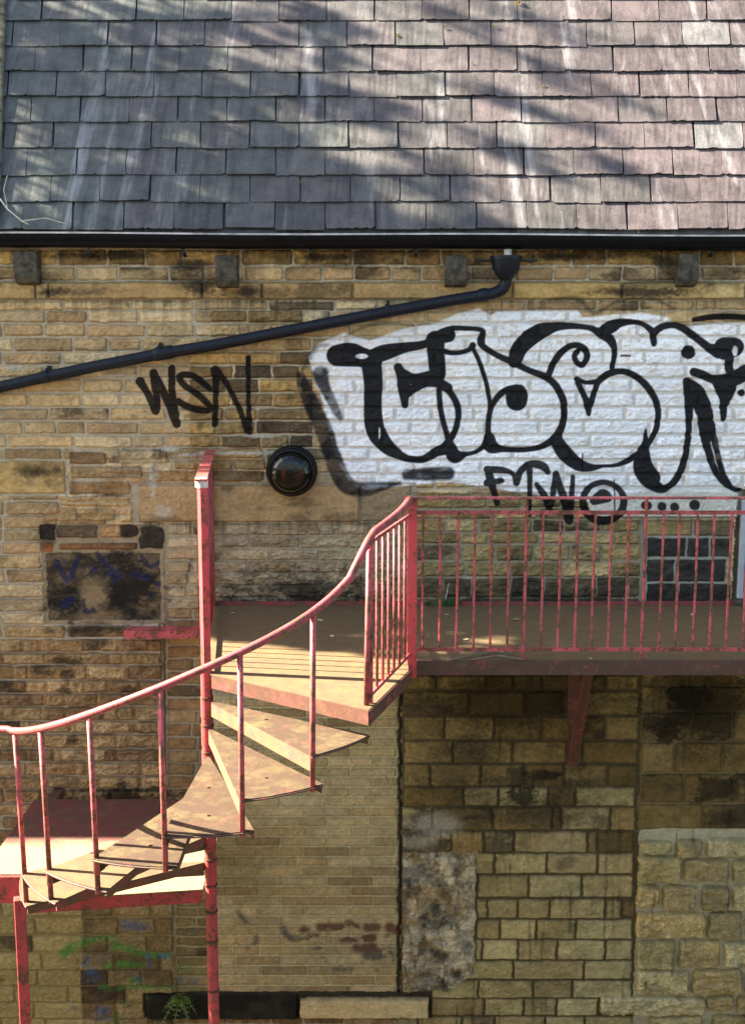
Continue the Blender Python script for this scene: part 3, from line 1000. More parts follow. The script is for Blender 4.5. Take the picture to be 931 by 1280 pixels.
D_S = (780, 380, 5.12, [
    [(185, 250, 19), (185, 190, 24), (230, 150, 23), (300, 135, 21), (360, 150, 24), (420, 190, 26), (480, 235, 26), (540, 280, 30), (600, 300, 50)],
    [(640, 285, 74), (700, 275, 62)], [(665, 340, 30), (665, 420, 28)],
    [(440, 435, 29), (490, 450, 29), (560, 480, 30), (650, 490, 48), (731, 460, 50), (773, 440, 52), (860, 415, 50)],
    [(585, 500, 30), (640, 525, 70), (640, 600, 40), (630, 660, 27), (628, 735, 18)], [(405, 308, 45)],
    [(75, 980, 15), (95, 1050, 42), (140, 1120, 48), (200, 1165, 38), (245, 1180, 26), (300, 1150, 23), (350, 1080, 23), (385, 980, 23), (400, 880, 21), (408, 780, 21), (410, 680, 28), (410, 580, 34), (400, 500, 32)],
    [(400, 500, 32), (450, 565, 58), (490, 640, 58), (515, 720, 52)],
    [(490, 760, 27), (510, 860, 27), (540, 960, 26), (570, 1050, 23), (620, 1130, 20), (690, 1180, 17), (740, 1190, 15)],
    [(550, 760, 24), (575, 880, 21), (600, 990, 19), (630, 1090, 19), (670, 1160, 17)], [(520, 740, 45), (530, 800, 36), (545, 870, 12)],
    [(440, 100, 15), (540, 85, 20), (650, 80, 21), (773, 85, 20), (860, 88, 18)], [(745, 568, 24)], [(135, 800, 6), (135, 860, 16), (130, 930, 24)]])
LET = strokes([A_S, B_S, C_S, D_S])
hole = np.maximum.reduce([ell(370 + 402 / 4.9, 380 + 320 / 4.9, 7.6, 3.2), ell(780 + 705 / 5.12, 380 + 300 / 5.12, 3.5, 6.4), ell(370 + 510 / 4.9, 380 + 790 / 4.9, 1.0, 7)])
LET = LET * (1 - hole)
th_ = [i * 2 * pi / 16 for i in range(17)]
E_S = (590, 560, 3.003, [
    [(58, 78, 13), (68, 120, 17), (80, 160, 13), (92, 205, 12)], [(55, 80, 14), (110, 82, 13), (150, 95, 9), (165, 130, 12)], [(55, 130, 14), (110, 122, 10)],
    [(165, 130, 13), (182, 85, 13), (220, 60, 14), (265, 68, 16), (283, 90, 11)], [(214, 65, 12), (215, 150, 10), (214, 250, 8)],
    [(240, 135, 9), (270, 180, 14), (290, 225, 10), (305, 150, 12), (313, 95, 12)], [(313, 95, 12), (330, 150, 14), (350, 210, 17), (362, 268, 18)], [(362, 270, 17), (370, 200, 12), (376, 108, 9)],
    [(412, 20, 3), (412, 85, 3)]])
FTW = strokes([E_S])
RING = strokes([(590, 560, 3.003, [[(490 + 76 * math.cos(a), 200 + 72 * math.sin(a), 14 + 3 * math.sin(a)) for a in th_], [(531, 120, 3), (531, 235, 3)]])])
DOTS = [strokes([(590, 560, 3.003, [d_])]) for d_ in ([(455, 195, 18), (488, 180, 26), (505, 185, 18)], [(645, 213, 16), (655, 215, 16)], [(708, 218, 17)], [(755, 220, 17)], [(830, 212, 20)])]
W_S = (150, 430, 4.9, [
    [(125, 228, 28), (165, 290, 23), (200, 360, 25), (222, 408, 26), (230, 340, 23), (215, 250, 23), (210, 178, 27)], [(210, 178, 27), (250, 260, 25), (300, 360, 27), (350, 488, 27)], [(345, 440, 24), (325, 330, 23), (320, 230, 22), (320, 150, 23)],
    [(555, 275, 17), (510, 235, 20), (450, 195, 21), (390, 187, 20), (365, 207, 21), (400, 255, 21), (480, 310, 21), (550, 375, 21), (545, 405, 19), (470, 400, 21), (400, 375, 23), (360, 350, 21)],
    [(583, 490, 20), (588, 400, 18), (590, 300, 18), (590, 210, 24), (585, 160, 29)], [(590, 160, 27), (640, 220, 19), (690, 310, 18), (740, 410, 18), (785, 530, 23)], [(793, 535, 22), (792, 440, 18), (788, 330, 14), (788, 200, 16), (788, 85, 17)]])
WSN = strokes([W_S])
for msk, lab, cc, a_ in [(LET, 1, (14, 14, 15), .98), (FTW, 3, (18, 17, 17), .96), (WSN, 2, (24, 20, 18), .96), (RING, 30, (18, 17, 17), .96)] + [(d_, 31 + q_, (18, 17, 17), .96) for q_, d_ in enumerate(DOTS)]:
    v = (.75 + .9 * (MIDN - .35) + .5 * (FINE - .5))[..., None]
    C[:] = C * (1 - a_ * msk[..., None]) + col(*cc) * v * (a_ * msk[..., None])
    LAB[:] = np.where(msk > .5, lab, LAB)
LAB[:] = np.where((LAB == 0) & (WH > .5), 4, LAB)
# letter stretch marks of worn paint in the last letter
wr = ell(896, 570, 5, 24, .8) * sm(.45, .6, MIDN)
C[:] = C * (1 - .35 * wr[..., None]) + col(120, 110, 100) * (.35 * wr[..., None])
# old dark drips and scribbles (faded paint)


def scrib(lst, c, a_, lab=None, nz=None, soft=1.2):
    m = strokes(lst, soft, 50)
    if nz is not None: m = m * sm(*nz, MIDN * .6 + BLOTCH * .4)
    C[:] = C * (1 - a_ * m[..., None]) + col(*c) * (a_ * m[..., None])
    if lab: LAB[:] = np.where(m > .5, lab, LAB)


S8 = (40, 630, 4.05)
scrib([S8 + ([[(130, 300, 16), (180, 390, 14), (215, 320, 14), (240, 250, 10)], [(290, 370, 14), (320, 330, 14), (345, 360, 12)], [(330, 250, 12), (380, 310, 12), (430, 350, 10)],
              [(380, 355, 14), (440, 360, 12), (400, 410, 12)], [(520, 360, 18), (580, 370, 16), (640, 410, 12)], [(560, 270, 12), (600, 320, 10), (640, 300, 10)], [(270, 545, 14), (310, 540, 12)],
              [(605, 460, 14)], [(160, 510, 26), (200, 490, 20)], [(265, 485, 8), (265, 515, 8)]],)], (30, 34, 62), .72, None, (.34, .5))
scrib([S8 + ([[(805, 287, 9)], [(795, 330, 5), (800, 310, 5), (820, 330, 5)], [(700, 490, 9)], [(790, 380, 5), (788, 340, 5)]],)], (58, 56, 74), .6)
L8 = (0, 1110, 3.448)
scrib([L8 + ([[(280, 280, 24), (330, 240, 22), (420, 215, 12)], [(330, 212, 7), (490, 208, 8)], [(490, 215, 8), (488, 265, 9)], [(500, 240, 14), (560, 262, 14), (640, 285, 10), (740, 290, 8)], [(470, 330, 18), (540, 325, 14), (620, 330, 8)],
              [(440, 420, 10), (600, 425, 8), (760, 425, 6)], [(645, 420, 8), (640, 470, 8)], [(550, 490, 18), (590, 495, 10)], [(500, 565, 18), (540, 570, 14)], [(570, 385, 18), (600, 400, 14)], [(790, 350, 22), (820, 355, 16)]],)], (66, 120, 48), .8, None, (.38, .52), 5.0)
scrib([L8 + ([[(385, 380, 20), (400, 360, 20), (430, 400, 14)], [(440, 270, 12), (450, 310, 10)], [(640, 290, 9), (645, 335, 7)], [(540, 155, 20), (620, 165, 18)], [(370, 320, 14), (380, 300, 12)], [(420, 520, 18), (460, 525, 18)], [(420, 555, 10), (480, 560, 8)],
              [(590, 370, 14), (600, 395, 10)], [(780, 400, 14), (840, 410, 10)], [(690, 295, 10), (730, 290, 10)], [(320, 515, 10)], [(840, 190, 14)]],)], (60, 86, 112), .6, None, (.40, .52), 4.0)
I8 = (220, 980, 3.103)
scrib([I8 + ([[(560, 560, 18), (640, 560, 18)], [(670, 550, 20), (700, 560, 16)], [(740, 560, 18), (780, 560, 16)], [(830, 560, 22), (850, 570, 16)], [(520, 600, 18), (640, 600, 18), (760, 600, 20)], [(700, 640, 18), (790, 640, 20)], [(490, 565, 16), (510, 570, 10)]],)], (84, 46, 40), .85, None, (.41, .51), 3.5)
scrib([I8 + ([[(410, 560, 14), (440, 600, 14), (500, 600, 8)], [(540, 630, 22), (580, 620, 16)], [(740, 670, 18), (800, 670, 14), (840, 640, 16)], [(600, 720, 12), (680, 715, 12), (720, 700, 8)], [(780, 715, 14)], [(350, 720, 8), (380, 700, 8), (400, 720, 8)], [(560, 690, 22), (600, 720, 12)], [(280, 640, 9), (310, 600, 9), (240, 500, 8)],
              [(820, 600, 14), (840, 700, 12)]],)], (50, 56, 60), .75, None, (.42, .54), 3.5)

# ------------------------------------------------------------------ building
BLD = thing('stone_building', (0, 0, 0), 'old sandstone building with slate roof and graffiti covered rear wall', 'building')
X2, Z2 = np.meshgrid(xs, zs)
VERT = np.stack([X2, -H, Z2], -1).reshape(-1, 3)
CF = np.concatenate([np.clip(C, 0.004, .95), np.ones((NZ, NX, 1), np.float32)], -1).reshape(-1, 4)
idx = np.arange(NX * NZ).reshape(NZ, NX)
QUADS = np.stack([idx[:-1, :-1], idx[:-1, 1:], idx[1:, 1:], idx[1:, :-1]], -1).reshape(-1, 4)
FL = LAB[:-1, :-1].reshape(-1)
print('wall verts', VERT.shape, 'quads', QUADS.shape)


def wall_piece(name, labs, mat, parent, extra=None):
    sel = QUADS[np.isin(FL, labs)]
    if len(sel) == 0: return None
    u, inv = np.unique(sel, return_inverse=True)
    inv = inv.reshape(-1, 4)
    v, c = VERT[u], CF[u]
    f4 = inv
    if extra is not None:
        ev, ef, ec = extra
        f4 = np.concatenate([inv, np.array(ef) + len(v)])
        v = np.concatenate([v, np.array(ev)])
        c = np.concatenate([c, np.tile(np.array(list(ec) + [1.0]), (len(ev), 1))])
    me = bpy.data.meshes.new(name)
    me.vertices.add(len(v))
    me.vertices.foreach_set('co', v.astype(np.float32).ravel())
    me.loops.add(f4.size)
    me.loops.foreach_set('vertex_index', f4.astype(np.int32).ravel())
    me.polygons.add(len(f4))
    me.polygons.foreach_set('loop_start', np.arange(0, f4.size, 4, dtype=np.int32))
    me.polygons.foreach_set('loop_total', np.full(len(f4), 4, np.int32))
    sf = np.ones(len(f4), bool)
    if extra is not None: sf[len(inv):] = False
    me.polygons.foreach_set('use_smooth', sf)
    a = me.color_attributes.new('Col', 'FLOAT_COLOR', 'POINT')
    a.data.foreach_set('color', c.astype(np.float32).ravel())
    me.update()
    me.validate()
    return link(name, me, mat, parent)


# body of the building behind the face
EAVE_P = at_y(465, 289.5, -0.15)
PITCH = R(47)
cP, sP = math.cos(PITCH), math.sin(PITCH)
RIDGE_Y = 3.0
bx = [(-12, .13, 0), (6, .13, 0), (6, 6, 0), (-12, 6, 0), (-12, .13, 7.3), (6, .13, 7.3), (6, 6, 7.3), (-12, 6, 7.3)]
bf = [(0, 1, 5, 4), (1, 2, 6, 5), (2, 3, 7, 6), (3, 0, 4, 7), (4, 5, 6, 7)]
WALL = wall_piece('wall', [0], M_STONE, BLD, (bx, bf, (.25, .19, .1)))
for nm, labs, mt, lb in (('spray_lettering', [1], M_GRAF, 'large black bubble letters outlined on white paint'),
                         ('spray_tag', [2], M_GRAF, 'small black WSN tag sprayed on bare stone'),
                         ('spray_tag', [3], M_GRAF, 'black FTW tag sprayed below the large lettering'),
                         *[('sprayed_dot', [31 + q_], M_GRAF, None) for q_ in range(5)],
                         ('sprayed_ring', [30], M_GRAF, 'black sprayed ring beside the FTW tag'),
                         ('white_paint_background', [4], M_GRAF, 'white painted patch behind the lettering')):
    o = wall_piece(nm, labs, mt, WALL)
    if o and lb: tag(o, lb)
for nm, labs, lb in (('string_course', [11], None), ('lintel', [12], 'long plain brown stone lintel'), ('bricked_up_opening', [13], None), ('blackened_panel', [14], None),
                     ('lintel', [15], 'pale grey stone lintel'), ('blocked_doorway', [16], None), ('rubble_panel', [17], None), ('rendered_patch', [18], None),
                     ('sill', [19], 'dark sooty stone sill'), ('sill', [20], 'pale clean stone sill')):
    o = wall_piece(nm, labs, M_STONE, BLD)
    if o and lb: tag(o, lb)

# ---- corbels under the gutter
for px0, px1, py0, py1 in ((20, 47, 313, 357), (270, 297, 318, 361), (556, 583, 318, 360), (846, 872, 316, 360)):
    c0, c1 = at_y(px0, py1, -.1), at_y(px1, py0, -.1)
    m = MB()
    pr = [(-.0, c0.z), (-.10, c0.z + .02), (-.135, c0.z + .06), (-.14, c1.z - .01), (0, c1.z)]
    n = len(pr)
    vs_ = [(c0.x, y_, z_) for y_, z_ in pr] + [(c1.x, y_, z_) for y_, z_ in pr]
    fs = [tuple(range(n)), tuple(reversed(range(n, 2 * n)))] + [(i, (i + 1) % n, n + (i + 1) % n, n + i) for i in range(n)]
    m.add(vs_, fs).build('corbel', M_CORBEL, BLD, bevel=.006)

# ---- roof: every slate modelled, one roof part
row_py = [288.9, 254.5, 221.2, 187.4, 154.5, 122.7, 91.4, 59.6, 27.8]
n_roof = Vector((0, -sP, cP))
v_up = Vector((0, cP, sP))
E0 = Vector((0, EAVE_P.y, EAVE_P.z))


def roof_hit(px, py):
    d = ray(px, py)
    t = (E0 - CAM).dot(n_roof) / d.dot(n_roof)
    p = CAM + d * t
    return p.x, (p - E0).dot(v_up)


srow = [roof_hit(465, y_)[1] for y_ in row_py]
gauge = (srow[-1] - srow[0]) / 8
while srow[-1] < RIDGE_Y / cP: srow.append(srow[-1] + gauge)
print('gauge', gauge, 'rows', srow[:10])
phase = [344, 314, 345, 314, 346, 315, 346, 316, 350]
sv, sf_, sc_ = [], [], []
random.seed(5)
rs = random.Random(9)
for i, s0 in enumerate(srow[:-1]):
    pyr = row_py[i] - 14 if i < 9 else -20
    xm, _ = roof_hit(phase[i] if i < 9 else (345 if i % 2 == 0 else 315), max(pyr, -40))
    xr, _ = roof_hit((phase[i] if i < 9 else 345) + 62.4 - 3.9 * min(i, 9) / 8.5, max(pyr, -40))
    wd = (xr - xm) if i < 9 else 0.40
    g_up = srow[i + 1] - s0
    kx = -math.ceil((xm + 12) / wd)
    x = xm + kx * wd
    while x < 6:
        j0, j1 = rs.uniform(-.012, .012), rs.uniform(-.012, .012)
        xa, xb = x + .0045 + j0 * .4, x + wd - .0045 + j0 * .4 + j1 * .15
        fineS = -3.2 < x < 3.4
        nc = 16 if fineS else 2
        lift = .018 + rs.uniform(-.005, .006)
        slip = rs.uniform(-.010, .008) * (1 if rs.random() < .9 else 2)
        skew = rs.uniform(-.005, .005)
        twist = rs.uniform(-.004, .004)
        base = len(sv)
        rowsS = [0.0, .35, 1.0]
        for ri, tt in enumerate(rowsS):
            for kcol in range(nc + 1):
                u = kcol / nc
                chip = 0
                if ri == 0 and fineS:
                    chip = abs(rs.gauss(0, .0014)) + (rs.uniform(.004, .013) if rs.random() < .13 else 0) + (rs.uniform(.006, .022) if (kcol in (0, nc) and rs.random() < .3) else 0)
                sx2 = s0 + slip + skew * (u - .5) + chip + tt * (g_up + .05)
                hh = lift * (1 - tt) + .003 * tt + twist * (u - .5) * 2 * (1 - tt) + (rs.uniform(-.0012, .0012) if ri == 1 else 0)
                ex = (rs.uniform(-.003, .003) if kcol in (0, nc) and fineS else 0)
                p = E0 + v_up * sx2 + n_roof * (hh + .004)
                sv.append(((xa + (xb - xa) * u + ex) * (1 + .019 * tt), p.y, p.z))
        for ri in range(2):
            for kcol in range(nc):
                a = base + ri * (nc + 1) + kcol
                sf_.append((a, a + 1, a + nc + 2, a + nc + 1))
        # lower edge and side edges
        th = .008
        b2 = len(sv)
        ring = [base + kcol for kcol in range(nc + 1)]
        side_l = [base, base + nc + 1, base + 2 * (nc + 1)]
        side_r = [base + nc, base + 2 * nc + 1, base + 3 * nc + 2]
        for lst in (ring, side_l, side_r):
            bb = len(sv)
            for q in lst:
                p = Vector(sv[q]) - n_roof * th
                sv.append(tuple(p))
            for kcol in range(len(lst) - 1):
                sf_.append((lst[kcol + 1], lst[kcol], bb + kcol, bb + kcol + 1))
        # slate colour: grey green on the left drifting to purple brown on the right
        tx = min(1, max(0, (x + 3) / 6 + rs.gauss(0, .15) + .02 * i))
        ca = np.array([.096, .102, .084]) * (1 - tx) + np.array([.128, .096, .090]) * tx
        ca = ca * .72 * rs.uniform(.86, 1.13)
        if rs.random() < .06: ca = ca * .72
        if rs.random() < .05: ca = np.array([.135, .125, .115])
        sc_ += [tuple(ca) + (1.0,)] * (len(sv) - base)
        x += wd
# sheathing under the slates, and the back slope
base = len(sv)
A0 = E0 + v_up * .0 - n_roof * .02
A1 = E0 + v_up * (srow[-1]) - n_roof * .02
B1 = Vector((0, 6.2, A0.z))
sv += [(-12, A0.y, A0.z), (6, A0.y, A0.z), (6, A1.y, A1.z), (-12, A1.y, A1.z), (-12, B1.y, B1.z), (6, B1.y, B1.z)]
sf_ += [(base, base + 1, base + 2, base + 3), (base + 3, base + 2, base + 5, base + 4)]
sf_ += [(base, base + 3, base + 4), (base + 1, base + 5, base + 2)]
sc_ += [(.10, .10, .10, 1)] * 6
me = bpy.data.meshes.new('roof')
me.from_pydata(sv, [], sf_)
at_ = me.color_attributes.new('Col', 'FLOAT_COLOR', 'POINT')
at_.data.foreach_set('color', np.array(sc_, np.float32).ravel())
me.update()
ROOF = link('roof', me, M_SLATE, BLD)
# mossy coping between the two roofs at the left
m = MB()
pa, pb = E0 + v_up * .0, E0 + v_up * (srow[-1])
xv0, xv1 = roof_hit(1, 286), roof_hit(9, 20)
vk = (xv1[0] - xv0[0]) / (xv1[1] - xv0[1])
for i in range(14):
    q0, q1 = pa + (pb - pa) * (i / 14 + .002), pa + (pb - pa) * ((i + 1) / 14 - .002)
    sa_, sb_ = (q0 - E0).dot(v_up), (q1 - E0).dot(v_up)
    m.bar((xv0[0] - .16 + vk * sa_, q0.y, q0.z), (xv0[0] - .16 + vk * sb_, q1.y, q1.z), .32, .13, n_roof)
m.build('coping', M_COPING, ROOF, bevel=.012)
# little tufts of moss between the slates
M_MOSS = mat_leaf('yellow_green_moss', (0.22, 0.20, 0.03), (0.34, 0.26, 0.04))
for px_, py_, sz in ((646, 6, .035), (555, 38, .022), (617, 37, .018), (679, 112, .016), (497, 48, .02), (376, 232, .016), (588, 82, .014), (408, 200, .013)):
    hx, hs = roof_hit(px_, py_)
    p = E0 + v_up * hs + n_roof * .026
    m = MB()
    for k in range(9):
        a = Vector((hx + random.uniform(-sz, sz) * .6, p.y, p.z)) + v_up * random.uniform(-sz, sz)
        t1 = n_roof * sz * .5
        w1 = Vector((random.uniform(-1, 1), random.uniform(-.4, .4), random.uniform(-1, 1))).normalized() * sz * .45
        m.add([a - w1, a + w1, a + t1 + w1 * .5, a + t1 - w1 * .5], [(0, 1, 2, 3)])
    m.build('moss', M_MOSS, ROOF)

# ---- gutter
m = MB()
gl, gr = at_y(0, 293, -.16), at_y(931, 296, -.16)
prof = []
for k in range(11):
    th = pi + pi * k / 10
    prof.append((.062 * math.cos(th) - .125, .062 * math.sin(th) * 1.45))
prof = [(-.183, .006), (-.192, .004)] + [(a, b) for a, b in prof] + [(-.045, .0)]
inner = [(-.175, .004)] + [(a * .93 - .007, b * .92 + .004) for a, b in prof[2:-1]] + [(-.052, .0)]
loop = prof + inner[::-1]
n = len(loop)
xg = list(np.linspace(-12, 6, 37))
vs_ = []
for x in xg:
    zb = gl.z + (gr.z - gl.z) * (x - gl.x) / (gr.x - gl.x) - .004 + .004 * math.sin(x * 2.1)
    vs_ += [(x, a, zb + b) for a, b in loop]
fs = []
for i in range(len(xg) - 1):
    for k in range(n):
        k2 = (k + 1) % n
        fs.append((i * n + k, i * n + k2, (i + 1) * n + k2, (i + 1) * n + k))
GUT = m.add(vs_, fs).build('gutter', M_BLACK, BLD, smooth=True)
m = MB()
for x0_, x1_ in zip(xg[:-1], xg[1:]):
    f_ = lambda x: gl.z + (gr.z - gl.z) * (x - gl.x) / (gr.x - gl.x) + .008 + .004 * math.sin(x * 2.1)
    m.bar((x0_, -.193, f_(x0_)), (x1_, -.193, f_(x1_)), .012, .012)  # thin pale strip along the gutter's front edge
m.build('gutter_lip', M_LIP, GUT)
for px_ in (112, 230, 388, 520, 700, 890):
    x = at_y(px_, 312, -.1).x
    z = at_y(px_, 312, -.1).z
    MB().bar((x, -.03, z - .045), (x, -.12, z - .02), .022, .012).bar((x, -.118, z - .03), (x, -.118, z + .01), .02, .008).build('gutter_bracket', M_PIPE, GUT)
for px_ in (350, 742):
    x = at_y(px_, 300, -.16).x
    mm_ = MB()
    zb = gl.z + (gr.z - gl.z) * (x - gl.x) / (gr.x - gl.x)
    pr = [(-.197, .008)] + [(a + (a + .125) * .1, b * 1.06) for a, b in prof[2:-1]] + [(-.04, 0)]
    vs_ = [(x - .05, a, zb + b) for a, b in pr] + [(x + .05, a, zb + b) for a, b in pr]
    nn = len(pr)
    mm_.add(vs_, [(i, i + 1, nn + i + 1, nn + i) for i in range(nn - 1)]).build('gutter_joint', M_BLACK, GUT, smooth=True)

# ---- window edge at the right
WX0 = at_y(923, 690, 0).x
zt, zb = at_y(925, 625).z, at_y(925, 748).z
m = MB()
m.box((WX0, -.012, zb), (WX0 + .045, .05, zt)).box((WX0 + .9, -.012, zb), (WX0 + .945, .05, zt)).box((WX0 + .045, -.012, zt - .045), (WX0 + .9, .05, zt)).box((WX0 + .045, -.012, zb), (WX0 + .9, .05, zb + .05))
WIN = m.build('window', M_FRAME, BLD, bevel=.004)
M_GLASS = mat_simple('dusty_window_glass', (0.10, 0.13, 0.17), 0.08, 0.3, 6, bstr=0.02)
MB().box((WX0 + .046, .0, zb + .05), (WX0 + .899, .012, zt - .045)).build('pane', M_GLASS, WIN)
MB().box((WX0 - .03, -.07, zb - .05), (WX0 + 1.0, .02, zb - .002)).build('sill', M_CORBEL, WIN, bevel=.005)

# ------------------------------------------------------------------ drainpipe
PY_ = -.085
pp = [(632, 346), (631.5, 354), (627, 361.5), (617, 366.5), (604, 369), (560, 376), (485, 389.5), (420, 402), (350, 415.5), (270, 431), (205, 441.5), (120, 458), (40, 475), (0, 484), (-60, 496)]
pts = [at_y(a, b, PY_) for a, b in pp]
pts.append(pts[-1] + (pts[-1] - pts[-2]) * 6)
PIPE = thing('drainpipe', at_y(630, 350, 0), 'black drainpipe slanting down across the stone wall from a small hopper', 'drainpipe')
m = MB()
dense = [Vector(p[:3]) for p in crom([list(p) for p in pts[:6]], 6)] + pts[6:]
m.tube(dense, .043, 16)
m.build('pipe', M_PIPE, PIPE, smooth=True)
for (a, b), ln in (((205, 441.5), .14), ((604, 368.8), .07), ((420, 402), .0)):
    c = at_y(a, b, PY_)
    dv = (at_y(485, 389.5, PY_) - at_y(205, 441.5, PY_)).normalized()
    if ln: MB().tube([c - dv * ln / 2, c - dv * (ln / 2 - .012), c + dv * (ln / 2 - .012), c + dv * ln / 2], [.046, .051, .051, .046], 16).build('pipe_collar', M_PIPE, PIPE, smooth=True)
for a, b in ((485, 388), (200, 441), (60, 470)):
    c = at_y(a, b, PY_)
    dv = Vector((.98, 0, .19)).normalized()
    mb = MB().tube([c - dv * .014, c + dv * .014], .050, 14)
    mb.box((c.x - .012, c.y + .03, c.z + .03), (c.x + .012, .0, c.z + .075)).box((c.x - .012, c.y - .012, c.z + .03), (c.x + .012, c.y + .03, c.z + .06))
    mb.build('pipe_clip', M_PIPE, PIPE)
hc = at_y(632, 333, -.10)
m = MB()
m.lathe((hc.x, hc.y, hc.z), [(.040, -.10), (.055, -.085), (.078, -.05), (.100, -.02), (.108, .045), (.116, .047), (.118, .075), (.104, .075), (.098, .04), (.085, -.02), (.02, -.05)], 28, 'z')
m.build('hopper', M_PIPE, PIPE, smooth=True)
MB().tube([(hc.x + .012, hc.y, hc.z + .03), (hc.x + .012, hc.y, hc.z + .17)], .030, 14).build('outlet', M_WHITE, PIPE, smooth=True)
MB().bar((hc.x - .22, -.02, hc.z + .045), (hc.x + .24, -.02, hc.z + .045), .02, .016).build('hopper_strap', M_PIPE, PIPE)

# ------------------------------------------------------------------ lamp
lc = at_y(364.5, 589, -.06)
LAMP = thing('wall_lamp', (lc.x, 0, lc.z), 'round black bulkhead lamp with glossy dome on the lintel', 'wall lamp')
c0 = (lc.x, -.02, lc.z)
MB().lathe(c0, [(.0, .0), (.188, .0), (.195, .008), (.195, .032), (.186, .045), (.172, .048)], 56).build('base', M_LAMP, LAMP, smooth=True)
MB().lathe(c0, [(.172, .048), (.181, .052), (.180, .100), (.172, .112), (.160, .114), (.154, .110)], 56).build('bezel', M_LAMP, LAMP, smooth=True)
MB().lathe(c0, [(.156, .112), (.150, .140), (.132, .176), (.112, .194), (.10, .198), (.07, .203), (.035, .206), (.0005, .207)], 18).build('dome', M_LENS, LAMP, smooth=False)

# ------------------------------------------------------------------ stairs, landings, balcony
LZ = at_y(465, 755.5).z                      # deck level
POLE = Vector((-1.029, -1.84, 0))
RISE = 0.177
RO = 1.20
FRONT = lambda n: R(36.0) if n == 0 else R(34.5 + 19.7 * n)


def pt(th, r, z=0.0):
    return Vector((POLE.x + r * math.cos(th), POLE.y - r * math.sin(th), z))


STAIR = thing('spiral_staircase', (POLE.x, POLE.y, 0), 'rusty red iron spiral staircase winding round a tall pole to the balcony', 'staircase')


def turned(x, y, w_, a):
    c_, s_ = math.cos(a) * w_ / 2, math.sin(a) * w_ / 2
    return [(x + u * c_ - v * s_, y + u * s_ + v * c_) for u, v in ((-1, -1), (1, -1), (1, 1), (-1, 1))]


m = MB()
m.tube([(POLE.x, POLE.y, 0), (POLE.x, POLE.y, LZ + .02)], .036, 20)
m.prism(turned(POLE.x, POLE.y, .046, R(33)), LZ - .02, LZ + 1.20)
m.build('centre_pole', M_POST, STAIR, smooth=True, bevel=.0)
for k in range(9):
    zc_ = LZ - .16 - k * RISE
    MB().tube([(POLE.x, POLE.y, zc_ - .006), (POLE.x, POLE.y, zc_ + .006)], .041, 20).build('pole_collar', M_EDGE, STAIR)
for zc_ in (LZ - 1.78, LZ - 2.12, LZ - 2.5):
    MB().tube([(POLE.x, POLE.y, zc_ - .008), (POLE.x, POLE.y, zc_ + .008)], .040, 20).build('pole_collar', M_EDGE, STAIR)
# handrail level as a function of angle, read off the stair
hp = []
for px_, py_ in ((463, 682), (450, 706), (432, 729), (408, 751), (388, 768), (357, 785), (329, 799), (304, 815), (274, 828), (240, 844), (204, 859), (150, 877), (120, 891), (99, 896), (57, 909), (36, 913)):
    d = ray(px_, py_)
    ox, oy = CAM.x - POLE.x, CAM.y - POLE.y
    a = d.x ** 2 + d.y ** 2
    b = 2 * (ox * d.x + oy * d.y)
    c = ox * ox + oy * oy - 1.205 ** 2
    disc = b * b - 4 * a * c
    if disc < 0: continue
    t = (-b - math.sqrt(disc)) / (2 * a)
    p = CAM + d * t
    hp.append((math.atan2(-(p.y - POLE.y), p.x - POLE.x), p.z))
hp = [h for h in hp if h[0] < R(112)]
hp += [(R(31), LZ + .95), (R(115), ZC - 1.985), (R(133), ZC - 2.125), (R(143), ZC - 2.20), (R(153), ZC - 2.255), (R(158), ZC - 2.28)]
hp.sort()
hth = np.array([h[0] for h in hp]); hz = np.array([h[1] for h in hp])
cf = np.polyfit(hth, hz, 5)
print('hand rail', [(round(math.degrees(a)), round(z - LZ, 2)) for a, z in hp])


def rail_z(th): return float(np.polyval(cf, th))


pts = []
B_END = Vector((.235, -1.615, LZ + 1.055))
KN = pt(R(29), 1.19, LZ + .985)
for k in range(9):
    t = k / 8
    pts.append(B_END * (1 - t) + KN * t + Vector((.03, -.02, .012)) * math.sin(pi * t))
TH1 = R(153)


def rad(th): return 1.205 - .042 * min(1, max(0, (th - R(95)) / R(40)))


for k in range(1, 61):
    th = R(31) + (TH1 - R(31)) * k / 60
    blend = min(1, k / 5)
    pts.append(pt(th, rad(th), rail_z(th) * blend + (1 - blend) * (KN.z - .02 * k)))
m = MB()
m.tube(pts, .0215, 12)
e = pts[-1]
m.tube([e + Vector((.004, -.012, -.002)), e + Vector((-.05, .03, -.002)), e + Vector((-.6, .05, .0))], .0215, 12)
m.build('handrail', M_RAIL, STAIR, smooth=True)


def sector(th0, th1, r0, r1, z0, z1, seg=8):
    out = [tuple(pt(th0 + (th1 - th0) * k / seg, r1)[:2]) for k in range(seg + 1)]
    inn = [tuple(pt(th0 + (th1 - th0) * k / seg, r0)[:2]) for k in range(seg + 1)]
    return out + inn[::-1]


